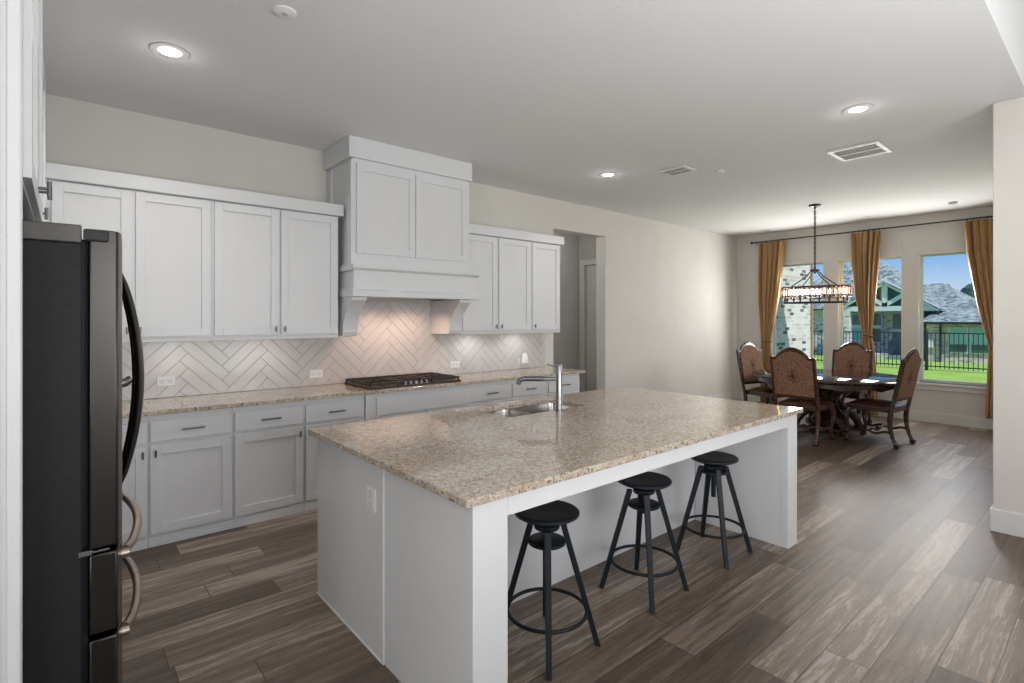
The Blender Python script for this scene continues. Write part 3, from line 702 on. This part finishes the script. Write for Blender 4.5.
def vent(x0, x1, y0, y1, label, bars=1):
    t = thing('ceiling_vent', label, 'vent', ((x0 + x1) / 2, (y0 + y1) / 2, CZ), 'slotted ceiling vents')
    f = MB(); b_ = .035; z0, z1 = CZ - .012, CZ - .0005
    f.box(x0, x1, y0, y0 + b_, z0, z1); f.box(x0, x1, y1 - b_, y1, z0, z1); f.box(x0, x0 + b_, y0 + b_, y1 - b_, z0, z1); f.box(x1 - b_, x1, y0 + b_, y1 - b_, z0, z1)
    xm = (x0 + x1) / 2; f.box(xm - .008, xm + .008, y0 + b_, y1 - b_, z0, z1)
    f.build('frame', M_trim, t, bevel=.002)
    B(x0 + b_, x1 - b_, y0 + b_, y1 - b_, CZ - .004, CZ - .0006).build('backing', M_gasket, t)
    l = MB(); k = 9; ww = (x1 - x0 - 2 * b_) / (2 * k)
    for i in range(2 * k):
        if i % 2 == 0: x = x0 + b_ + (i + .3) * ww; l.box(x, x + ww * .7, y0 + b_, y1 - b_, z0 + .002, z0 + .004)
    l.build('slat', M_hall, t); return t
vent(5.38, 5.80, 1.415, 1.82, 'larger square slotted vent in the ceiling near the right wall')
vent(4.75, 5.00, 2.91, 3.22, 'smaller slotted vent in the ceiling above the island far end')
def puck(x, y, r, h, name, label, cat, mt=M_plate):
    t = thing(name, label, cat, (x, y, CZ)); MB().lathe(x, y, [(r, CZ - .0005), (r, CZ - h * .6), (r * .8, CZ - h), (.002, CZ - h)], 32).build('cover', mt, t, smooth=True)
    MB().lathe(x, y, [(r * .25, CZ - h - .0005), (r * .25, CZ - h - .004), (.001, CZ - h - .005)], 16).build('sensor', M_hall, t, smooth=True)
puck(.846, 2.759, .055, .012, 'sprinkler_cover', 'flat white disc on the ceiling above the island', 'ceiling cover')
puck(5.227, 2.78, .045, .014, 'sprinkler_cover', 'small white ceiling disc between kitchen and dining area', 'ceiling cover')
puck(8.97, 1.52, .05, .03, 'smoke_alarm', 'small ceiling alarm with grey centre near the right curtain', 'alarm', M_hall)
puck(9.296, 2.576, .06, .01, 'sprinkler_cover', 'faint white ceiling disc in front of the middle dining window', 'ceiling cover')
vent(9.28, 9.52, 4.02, 4.24, 'tiny ceiling vent in the far dining corner above the curtain rod')

# ------------------------------------------------------------------ dining table
TX, TY = 7.92, 2.68
tb = thing('dining_table', 'round dark polished dining table on a carved pedestal', 'table', (TX, TY, 0))
R = .93
MB().lathe(TX, TY, [(R - .05, .715), (R - .02, .722), (R, .735), (R, .752), (R - .012, .760), (.002, .760)], 72).build('tabletop', M_ttop, tb, smooth=True)
def scallop(rad, z0, z1, n, amp, th):
    m = MB(); N = 144; A = [[], [], [], []]
    for k in range(N):
        a = 2 * PI * k / N; zb = z0 + amp * abs(math.sin(n * a / 2))
        for L, (rr, z) in zip(A, ((rad, zb), (rad, z1), (rad - th, z1), (rad - th, zb))): L.append(m.bm.verts.new((TX + rr * math.cos(a), TY + rr * math.sin(a), z)))
    for i in range(4):
        P, Q = A[i], A[(i + 1) % 4]
        for k in range(N): m.bm.faces.new((P[k], P[(k + 1) % N], Q[(k + 1) % N], Q[k]))
    return m
scallop(.86, .635, .7155, 12, .03, .025).build('apron', M_dark, tb, smooth=True)
MB().lathe(TX, TY, [(.10, .06), (.17, .10), (.19, .17), (.13, .24), (.085, .30), (.10, .36), (.15, .44), (.17, .52), (.12, .60), (.20, .66), (.32, .70), (.32, .716)], 40).build('pedestal', M_dark, tb, smooth=True)
for k in range(4):
    a = PI / 4 + k * PI / 2; c_, s_ = math.cos(a), math.sin(a)
    prof = [(.50, .67), (.46, .60), (.34, .55), (.24, .47), (.22, .38), (.30, .30), (.42, .24), (.50, .16), (.54, .08), (.60, .045)]
    rad = [.035, .045, .055, .055, .05, .055, .06, .055, .045, .04]
    m = MB().tube([(TX + c_ * r_ * .78, TY + s_ * r_ * .78, z) for r_, z in prof], rad, 12)
    m.cyl((TX + c_ * .45 - s_ * .05, TY + s_ * .45 + c_ * .05, .05), (TX + c_ * .45 + s_ * .05, TY + s_ * .45 - c_ * .05, .05), .048, n=18)
    m.build('scroll_leg', M_dark, tb, smooth=True)
m = MB().prism([(TX + r_ * math.cos(a), TY + r_ * math.sin(a)) for a, r_ in [(k * PI / 8, .40 if k % 4 == 2 else .22) for k in range(16)]], 'z', .03, .075)
m.build('platform', M_dark, tb, bevel=.01)

# ------------------------------------------------------------------ dining chairs (local: faces +Y)
def back_outline(inset=0.0, zb=.50):
    hw = .262 - inset; P = []
    P.append((-hw, zb)); 
    top = [(-hw, 1.040 - inset), (-hw + .008, 1.060 - inset), (-.215 + inset * .4, 1.052 - inset), (-.188, 1.056 - inset), (-.160, 1.084 - inset), (-.125, 1.118 - inset), (-.07, 1.148 - inset), (0, 1.162 - inset)]
    P = [(hw, zb), (-hw, zb)] + top + [(-x, z) for x, z in top[-2::-1]]
    return P
def bmap(x, z, off):
    return (x, -.235 - (z - .45) * .20 + off, z)
def dining_chair(loc, rot, label, wood):
    t = thing('dining_chair', label, 'chair', (0, 0, 0), 'carved upholstered dining chairs')
    o_ = back_outline(0, .545); m = MB().solid([bmap(x, z, -.018) for x, z in o_], [bmap(x, z, .018) for x, z in o_])
    for s_ in (-1, 1):
        m.tube([(s_ * .245, -.222, .42), (s_ * .245, bmap(0, .50, 0)[1], .50), (s_ * .246, bmap(0, .60, 0)[1], .60)], [.024, .022, .020], 8)
    # carved crest curls
    for s_ in (-1, 1): m.tube([bmap(s_ * .185, 1.056, 0), bmap(s_ * .155, 1.088, 0), bmap(s_ * .11, 1.126, 0), bmap(s_ * .05, 1.152, 0), bmap(0, 1.160, 0)], [.010, .013, .015, .017, .021], 8)
    m.build('back_frame', wood, t, bevel=.005)
    p_ = back_outline(.034, .580)
    for s_ in (-1, 1):
        MB().solid([bmap(x, z, s_ * .0185) for x, z in p_], [bmap(x, z, s_ * .030) for x, z in p_]).build('upholstered_back', M_damask, t, bevel=.009, seg=3)
    # seat
    q = [(-.215, -.235), (.215, -.235), (.262, .255), (-.262, .255)]
    m = MB().prism(q, 'z', .405, .455); m.build('seat_rail', wood, t, bevel=.006)
    q2 = [(-.208, -.228), (.208, -.228), (.258, .258), (-.258, .258)]
    m = MB(); n_ = 10; rows = []
    for layer in range(2):
        rows.append([])
    grid = []
    for i in range(n_ + 1):
        for j in range(n_ + 1):
            u, v = i / n_, j / n_; hw = .21 + .05 * v; x = (u * 2 - 1) * hw; y = -.228 + .486 * v
            h = (1 - abs(u * 2 - 1) ** 4) * (1 - abs(v * 2 - 1) ** 4); grid.append((x, y, .472 + .048 * h))
    vt = [m.bm.verts.new(p) for p in grid]; vb = [m.bm.verts.new((p[0], p[1], .4555)) for p in grid]; W1 = n_ + 1
    for i in range(n_):
        for j in range(n_):
            a, b, c, d = i * W1 + j, (i + 1) * W1 + j, (i + 1) * W1 + j + 1, i * W1 + j + 1
            m.bm.faces.new((vt[a], vt[b], vt[c], vt[d])); m.bm.faces.new((vb[d], vb[c], vb[b], vb[a]))
    for i in range(n_):
        for a, b in ((i * W1, (i + 1) * W1), (i * W1 + n_, (i + 1) * W1 + n_), (i, i + 1), (n_ * W1 + i, n_ * W1 + i + 1)):
            m.bm.faces.new((vt[a], vt[b], vb[b], vb[a]))
    m.build('seat_cushion', M_leather, t, smooth=True)
    # legs: four cabriole legs with scroll feet
    for s_ in (-1, 1):
        m = MB().tube([(s_ * .235, .225, .42), (s_ * .255, .25, .35), (s_ * .25, .245, .25), (s_ * .232, .225, .14), (s_ * .238, .235, .07), (s_ * .25, .255, .03)], [.030, .034, .026, .019, .020, .024], 10)
        m.cyl((s_ * .25 - .028, .262, .030), (s_ * .25 + .028, .262, .030), .030, n=14); m.build('leg', wood, t, smooth=True)
        m = MB().tube([(s_ * .235, -.225, .42), (s_ * .238, -.215, .33), (s_ * .24, -.222, .22), (s_ * .24, -.245, .12), (s_ * .24, -.272, .05), (s_ * .24, -.285, .03)], [.028, .028, .024, .020, .021, .023], 10)
        m.cyl((s_ * .24 - .026, -.285, .028), (s_ * .24 + .026, -.285, .028), .028, n=14); m.build('leg', wood, t, smooth=True)
        pts = [(s_ * .238, -.235 + .46 * k / 12, .165 + .016 * math.sin(k / 12 * 4 * PI)) for k in range(13)]
        MB().tube(pts, .015, 8).build('stretcher', wood, t, smooth=True)
    pts = [(-.238 + .476 * k / 12, 0.0, .165 + .018 * math.sin(k / 12 * 3 * PI)) for k in range(13)]
    m = MB().tube(pts, .015, 8); m.lathe(0, 0, [(.004, .145), (.03, .16), (.03, .18), (.004, .20)], 16); m.build('stretcher', wood, t, smooth=True)
    t.location = loc; t.rotation_euler = (0, 0, rot); return t
dining_chair((7.105, 2.665, 0), -PI / 2, 'dining chair seen from behind, reddish frame, nearest the kitchen island', M_redwood)
dining_chair((7.66, 2.02, 0), math.radians(-6), 'dining chair in profile at the right side of the table, nearest right curtain', M_dark)
dining_chair((8.64, 2.69, 0), PI / 2, 'dining chair facing the kitchen across the table, in front of middle window', M_dark)
dining_chair((7.88, 3.43, 0), PI - math.radians(14), 'dining chair at the left side of the table, by left curtain', M_dark)

# ------------------------------------------------------------------ chandelier
CX, CY_ = 7.76, 2.77
ch = thing('chandelier', 'oval crystal and dark metal chandelier hanging over the dining table', 'chandelier', (CX, CY_, CZ))
def oval(rx, ry, z, n=64): return [(CX + rx * math.cos(2 * PI * k / n), CY_ + ry * math.sin(2 * PI * k / n), z) for k in range(n)]
RX, RY = .20, .43
MB().lathe(CX, CY_, [(.075, CZ - .0005), (.075, CZ - .012), (.06, CZ - .028), (.018, CZ - .034), (.012, CZ - .055)], 32).build('canopy', M_rod, ch, smooth=True)
m = MB(); z = CZ - .055; i = 0
while z > 2.20:
    pts = []
    for k in range(12):
        a = 2 * PI * k / 12; dx = .011 * math.cos(a); dz = .024 * math.sin(a)
        pts.append((CX + (dx if i % 2 == 0 else 0), CY_ + (0 if i % 2 == 0 else dx), z - .02 + dz))
    m.tube(pts, .0055, 6, True); z -= .034; i += 1
m.build('chain', M_rod, ch, smooth='all')
MB().lathe(CX, CY_, [(.010, 2.215), (.014, 2.195), (.062, 2.190), (.062, 2.160), (.02, 2.155), (.004, 2.13)], 28).build('hub', M_rod, ch, smooth=True)
for (sx_, sy_) in ((1, .55), (-1, .55), (1, -.55), (-1, -.55)):
    ex_, ey_ = CX + sx_ * RX * .84, CY_ + sy_ * RY
    MB().tube([(CX + sx_ * .035, CY_ + sy_ * .06, 2.175), (CX + sx_ * .06, CY_ + sy_ * .15, 2.10), (ex_, ey_, 1.962)], .0075, 8).build('arm', M_rod, ch, smooth=True)
MB().tube(oval(RX, RY, 1.955), .010, 8, True).build('upper_ring', M_rod, ch, smooth='all')
MB().tube(oval(RX, RY, 1.835), .007, 8, True).build('middle_ring', M_rod, ch, smooth='all')
MB().tube(oval(RX * .92, RY * .90, 1.745), .011, 8, True).build('lower_ring', M_rod, ch, smooth='all')
N = 44; proto = None
for k in range(N):
    a = 2 * PI * (k + .5) / N; x, y = CX + RX * math.cos(a), CY_ + RY * math.sin(a)
    c = MB().tube([(CX, CY_, 1.815), (CX, CY_, 1.825), (CX, CY_, 1.94), (CX, CY_, 1.948)], [.006, .017, .017, .006], 6).build('crystal', M_crystal, ch) if proto is None else proto.copy()
    if proto is None: proto = c
    else: COL.objects.link(c); c.parent = ch
    c.location = (x - CX, y - CY_, 0); c.rotation_euler = (0, 0, a)
for k in range(10):
    a = 2 * PI * (k + .5) / 10; x, y = CX + RX * .92 * math.cos(a), CY_ + RY * .90 * math.sin(a)
    MB().lathe(x, y, [(.009, 1.75), (.009, 1.775), (.016, 1.78), (.016, 1.80), (.009, 1.805), (.009, 1.835)], 12).build('post', M_rod, ch, smooth=True)
for k in range(6):
    a = 2 * PI * (k + .5) / 6; x, y = CX + RX * .55 * math.cos(a), CY_ + RY * .72 * math.sin(a)
    s_ = MB().lathe(x, y, [(.010, 1.80), (.012, 1.82), (.012, 1.855), (.010, 1.86)], 12).build('candle', M_rod, ch, smooth=True)
    MB().lathe(x, y, [(.009, 1.8605), (.017, 1.88), (.016, 1.90), (.006, 1.925), (.001, 1.935)], 14).build('bulb', M_bulb, s_, smooth=True)
    if k in (1, 4): lamp('chandelier_glow', 'POINT', (CX, y, 1.88), 1.4, (1.0, .72, .5), shadow_soft_size=.05)
m = MB()
for sy_ in (-.35, 0, .35): m.tube([(CX - RX * math.sqrt(1 - sy_ ** 2 / .43 ** 2 * .43 ** 2 / 1) * .9, CY_ + sy_ * .9, 1.80), (CX + RX * .9 * math.sqrt(1 - sy_ ** 2), CY_ + sy_ * .9, 1.80)], .005, 6)
m.tube([(CX, CY_ - RY * .93, 1.80), (CX, CY_ + RY * .93, 1.80)], .006, 6); m.build('cross_bar', M_rod, ch)

# ------------------------------------------------------------------ curtains
CX0 = XD - .125
rd = thing('curtain_rod', 'long thin dark rod holding the three curtains', 'curtain rod', (CX0, 2.8, 2.91))
MB().cyl((CX0, .95, 2.91), (CX0, 4.47, 2.91), .011, n=14).build('pole', M_rod, rd, smooth=True)
for y in (4.48,): MB().lathe(CX0, y, [(.004, 2.885), (.022, 2.895), (.026, 2.91), (.022, 2.925), (.004, 2.935)], 20).build('finial', M_rod, rd, smooth=True)
for y in (4.42, 2.66, 1.02): MB().tube([(CX0, y, 2.898), (CX0 + .05, y, 2.895), (XD - .001, y, 2.895)], .006, 8).build('bracket', M_rod, rd, smooth=True)
def curtain(label, keys, folds, z0):
    """keys: (z, y_min, y_max, depth) from top to bottom"""
    t = thing('curtain', label, 'curtain', (CX0, (keys[0][1] + keys[0][2]) / 2, z0), 'gold-brown tied curtains')
    m = MB(); NZ, NS = 70, 120; rows = []; y_ph = keys[0][1]
    zt, zb = keys[0][0], keys[-1][0]
    for i in range(NZ + 1):
        z = zt + (zb - zt) * i / NZ
        for a, b in zip(keys, keys[1:]):
            if b[0] <= z <= a[0]: break
        f = (a[0] - z) / (a[0] - b[0]); f2 = f * f * (3 - 2 * f) if len(a) > 4 else f
        y0, y1, dp = [a[k] + (b[k] - a[k]) * f2 for k in (1, 2, 3)]
        row = []
        for j in range(NS + 1):
            s_ = j / NS; ph = 2 * PI * folds * s_ + 1.1 * math.sin(5 * s_ + z * 1.1 + y_ph)
            wv = math.sin(ph) * (.75 + .45 * math.sin(7 * s_ + y_ph * 2)) + .35 * math.sin(2.3 * ph + 1 + 1.5 * z) + .12 * math.sin(5.1 * ph + 3 * z)
            row.append(m.bm.verts.new((CX0 + .004 + dp * 1.12 * wv, y0 + (y1 - y0) * s_ + (y1 - y0) / folds * .10 * math.cos(ph), z)))
        rows.append(row)
    for A, C in zip(rows, rows[1:]):
        for j in range(NS): m.bm.faces.new((A[j], A[j + 1], C[j + 1], C[j]))
    o = m.build('drape', M_curtain, t, smooth='all')
    so = o.modifiers.new('thick', 'SOLIDIFY'); so.thickness = .004
    tie = [k for k in keys if k[3] < .02][0]
    yc, hw = (tie[1] + tie[2]) / 2, (tie[2] - tie[1]) / 2 + .012
    MB().tube([(CX0 + .012 + .036 * math.sin(2 * PI * k / 24), yc + hw * math.cos(2 * PI * k / 24), tie[0] + .01 * math.cos(2 * PI * k / 24)) for k in range(24)], .009, 8, True).build('tieback', M_tie, t, smooth='all')
    for j in range(6):
        y = keys[0][1] + (keys[0][2] - keys[0][1]) * (j + .5) / 6
        MB().tube([(CX0 + .020 * math.cos(2 * PI * k / 16), y, 2.905 + .022 * math.sin(2 * PI * k / 16)) for k in range(16)], .0025, 6, True).build('ring', M_rod, t, smooth='all')
# left
curtain('gold-brown curtain tied back at the left corner, beside the brick wall view', [(2.885, 3.90, 4.33, .040, 1), (2.55, 3.93, 4.33, .040), (1.85, 4.01, 4.34, .034), (1.12, 4.14, 4.30, .016), (.95, 4.13, 4.31, .024), (.03, 4.08, 4.32, .032)], 5, .03)
curtain('gold-brown curtain tied in the middle between two dining windows', [(2.885, 2.47, 2.88, .040, 1), (2.45, 2.50, 2.87, .040), (1.85, 2.545, 2.82, .032), (1.26, 2.60, 2.72, .016), (1.05, 2.56, 2.74, .024), (.03, 2.52, 2.76, .032)], 5, .03)
curtain('gold-brown curtain at the right, partly hidden by the wall end', [(2.885, 1.08, 1.50, .042, 1), (2.45, 1.07, 1.475, .042), (1.75, 1.05, 1.37, .034), (1.12, 1.09, 1.24, .016), (.92, 1.05, 1.25, .026), (.17, 1.02, 1.27, .032)], 5, .17)

# ------------------------------------------------------------------ outside
XO = XD + .2
m = MB(); ys_ = [-25, -10, 0, 5, 10, 15, 25, 45]; xs_ = [(XO, -.14), (16, -.14), (21.6, -.14), (26, -.30), (33, -.60), (40, -.9), (60, -1.6), (120, -2.5)]
gr_ = [[m.bm.verts.new((x, y, z)) for y in ys_] for x, z in xs_]; gb_ = [[m.bm.verts.new((x, y, z - .4)) for y in ys_] for x, z in xs_]
for i in range(len(xs_) - 1):
    for j in range(len(ys_) - 1): m.bm.faces.new((gr_[i][j], gr_[i + 1][j], gr_[i + 1][j + 1], gr_[i][j + 1]))
lw = m.build('ground_lawn', M_grass); lw['kind'] = 'structure'
# brick wing of the house beyond the first window
struct(B(XO, 11.75, 4.28, 4.60, -.14, 3.6).build('wall_brick_wing', M_brickw))
tag(B(11.752, 11.80, 4.24, 4.36, -.14, 3.6).build('corner_downspout', M_copper, bevel=.01), 'slim tan downspout at the end of the white brick wall outside', 'downspout')
# fence
XF = 21.3; ft = thing('metal_fence', 'black metal picket fence crossing the lawn behind the windows', 'fence', (XF, 4, -.14))
posts = [-2.1, .85, 3.8 - .0, 4.27, 6.65, 9.1, 11.55]
posts = [-3.0, -.58, 1.85, 4.27, 6.69, 9.11, 11.53]
for y in posts: B(XF - .04, XF + .04, y - .04, y + .04, -.14, 1.15).build('post', M_fence, ft)
for a, b in zip(posts, posts[1:]):
    m = MB()
    for z in (-.02, 1.05): m.box(XF - .015, XF + .015, a + .04, b - .04, z, z + .035)
    k = 21
    for i in range(1, k): y = a + (b - a) * i / k; m.box(XF - .009, XF + .009, y - .010, y + .010, -.08, 1.08)
    m.build('picket_panel', M_fence, ft)
# porch house
pa = thing('neighbouring_house', 'neighbouring brick house with grey hip roof and pale gabled timber porch', 'house', (38, 10, -.46))
B(36.5, 45, 7.85, 15.5, -.8, 2.1).build('wall', M_brickw, pa)
B(33.2, 36.5, 7.3, 11.4, -.80, -.38).build('patio', M_conc, pa)
m = MB().prism([(6.48, 1.95), (10.78, 1.95), (10.78, 2.22), (6.48, 2.22)], 'x', 33.9, 34.1); m.build('porch_beam', M_ptrim, pa)
GP = 3.50; yc = 8.63; hw = 2.12; sl = (GP - 2.15) / hw
def bar(m, p, q, w_, x0, x1):
    p, q = Vector((0, *p)), Vector((0, *q)); d = (q - p).normalized(); n_ = Vector((0, -d.z, d.y)) * w_ / 2
    L4 = [p + n_, p - n_, q - n_, q + n_]; m.solid([(x0, v.y, v.z) for v in L4], [(x1, v.y, v.z) for v in L4])
m = MB(); bar(m, (yc, GP), (yc - hw - .25, GP - sl * (hw + .25)), .20, 33.75, 33.95); bar(m, (yc, GP), (yc + hw + .25, GP - sl * (hw + .25)), .20, 33.75, 33.95); m.build('barge_board', M_ptrim, pa)
m = MB(); bar(m, (yc, 2.2), (yc, GP - .1), .26, 33.9, 34.05); bar(m, (yc, 2.25), (yc - 1.05, 2.95), .20, 33.9, 34.05); bar(m, (yc, 2.25), (yc + 1.05, 2.95), .20, 33.9, 34.05); m.build('truss', M_ptrim, pa)
MB().prism([(yc - hw, 2.15), (yc + hw, 2.15), (yc, GP)], 'x', 34.25, 34.35).build('gable_panel', M_teal, pa)
m = MB()
for s_ in (-1, 1):
    A = (yc, GP + .10); C = (yc + s_ * (hw + .35), GP + .10 - sl * (hw + .35)); m.solid([(33.7, *A), (33.7, *C), (33.7, C[0], C[1] - .1), (33.7, A[0], A[1] - .1)], [(38.5, *A), (38.5, *C), (38.5, C[0], C[1] - .1), (38.5, A[0], A[1] - .1)])
m.build('porch_roof', M_roof, pa)
B(33.8, 34.2, 10.28, 10.62, -.38, 1.95).build('column', M_brickw, pa)
B(33.9, 36.4, 6.95, 7.25, -.8, 1.94).build('side_wall', M_brickp, pa)
for (y0, y1, z0, z1, bl) in ((10.5, 11.1, .2, 1.85, 0), (9.55, 10.25, .2, 1.85, 0), (8.75, 9.35, .1, 1.9, 1), (7.45, 8.35, -.30, 1.9, 1)):
    y0, y1 = y0 * 36.4 / 34 - .0, y1 * 36.4 / 34
    f = B(36.40, 36.5, y0, y1, z0, z1).build('window', M_ptrim, pa)
    B(36.37, 36.40, y0 + .07, y1 - .07, (z0 + z1) / 2 + .15, z1 - .07).build('pane', M_hglass, f)
    B(36.37, 36.40, y0 + .07, y1 - .07, z0 + .07, (z0 + z1) / 2 - .05).build('pane', M_blind if not bl else M_hglass, f)
# hip roof
m = MB(); E_ = [(35.9, 7.6, 2.15), (46, 7.6, 2.15), (46, 16, 2.15), (35.9, 16, 2.15)]; RG = [(40.5, 10.2, 5.15), (40.5, 12.4, 5.35)]
v = [m.bm.verts.new(p) for p in E_ + RG]; m.bm.faces.new((v[0], v[3], v[5], v[4])); m.bm.faces.new((v[1], v[2], v[5], v[4])); m.bm.faces.new((v[0], v[1], v[4])); m.bm.faces.new((v[3], v[2], v[5])); m.bm.faces.new((v[0], v[1], v[2], v[3]))
m.build('roof', M_roof, pa)
gc = thing('covered_grill', 'navy covered barbecue grill on the neighbouring porch', 'grill', (33.4, 7.9, -.38))
MB().prism([(7.55, -.379), (8.28, -.379), (8.30, .35), (8.2, .42), (8.02, .47), (7.95, .72), (7.75, .74), (7.62, .55), (7.53, .4)], 'x', 33.3, 33.75).build('cover', M_cover, gc, bevel=.04)
MB().tube([(33.28, 7.6, .30), (33.24, 7.65, .32), (33.24, 8.15, .32), (33.28, 8.2, .30)], .02, 8).build('handle', M_fence, gc)
# low brick house at the right
pb = pa
B(33.0, 39.6, -1.65, 6.62, -1.0, 1.34).build('wall', M_brickp, pb)
for (y0, y1) in ((5.06, 5.69), (4.25, 4.89)):
    f = B(32.93, 33.0, y0 - .06, y1 + .06, -.14, 1.12).build('window', M_ptrim, pb)
    B(32.90, 32.93, y0, y1, .31, 1.05).build('pane', M_blind, f); B(32.90, 32.93, y0, y1, -.08, .29).build('pane', M_hglass, f)
B(32.88, 32.98, 6.02, 6.09, -.7, 1.3).build('downspout', M_fence, pb)
B(32.45, 32.6, -1.8, 6.72, 1.26, 1.38).build('gutter', M_fence, pb)
def hip(name, x0, x1, y0, y1, z, rx, ry0, ry1, rz0, rz1, parent):
    m = MB(); v = [m.bm.verts.new(p) for p in ((x0, y0, z), (x0, y1, z), (x1, y1, z), (x1, y0, z), (rx, ry0, rz0), (rx, ry1, rz1))]
    for f in ((0, 1, 5, 4), (2, 3, 4, 5), (1, 2, 5), (3, 0, 4), (0, 1, 2, 3)): m.bm.faces.new([v[i] for i in f])
    m.build(name, M_roof, parent)
hip('roof', 32.45, 40.5, -1.9, 6.80, 1.37, 36.7, 1.0, 6.35, 2.62, 2.50, pb)
B(32.75, 32.95, 6.32, 6.58, .1, .52).build('meter_box', M_plate, pb)
pf = thing('far_house', 'grey hip roof of the farther house rising behind the neighbouring brick house', 'house', (51, 11, -1.5))
B(47, 55, 7.6, 17, -1.8, 2.42).build('wall', M_brickp, pf)
hip('roof', 46, 56, 6.9, 18, 2.4, 50.5, 9.0, 14.0, 4.15, 4.15, pf)
def tree(x, y, z0, h, r, label):
    t = thing('distant_tree', label, 'tree', (x, y, z0), 'distant trees beyond the houses')
    MB().tube([(x, y, z0), (x + .1, y, z0 + h * .5)], [.25, .18], 8).build('trunk', M_bark, t)
    m = MB()
    for k in range(14):
        a = random.random() * 2 * PI; q = random.random() ** .5 * r * .7; zz = z0 + h * (.45 + .45 * random.random()); rr = r * random.uniform(.35, .55)
        b_ = bmesh.ops.create_icosphere(m.bm, subdivisions=2, radius=rr, matrix=Matrix.Translation((x + q * math.cos(a), y + q * math.sin(a), zz)))
        for v_ in b_['verts']: v_.co += Vector([random.uniform(-.12, .12) * rr for _ in range(3)])
    m.build('crown', M_leaf, t)
for (x, y, h, r, lb) in ((96, 19.0, 9.6, 3.4, 'rounded dark tree just above the far grey roof'), (86, 12.6, 7.6, 3.6, 'dark blue-green tree sloping down right of the far roof'), (76, 6.3, 6.6, 3.2, 'distant dark tree low against the sky beside the right curtain'), (67, 2.0, 6.0, 3.0, 'distant dark tree mostly behind the right curtain')):
    tree(x, y, -2.0, h, r, lb)
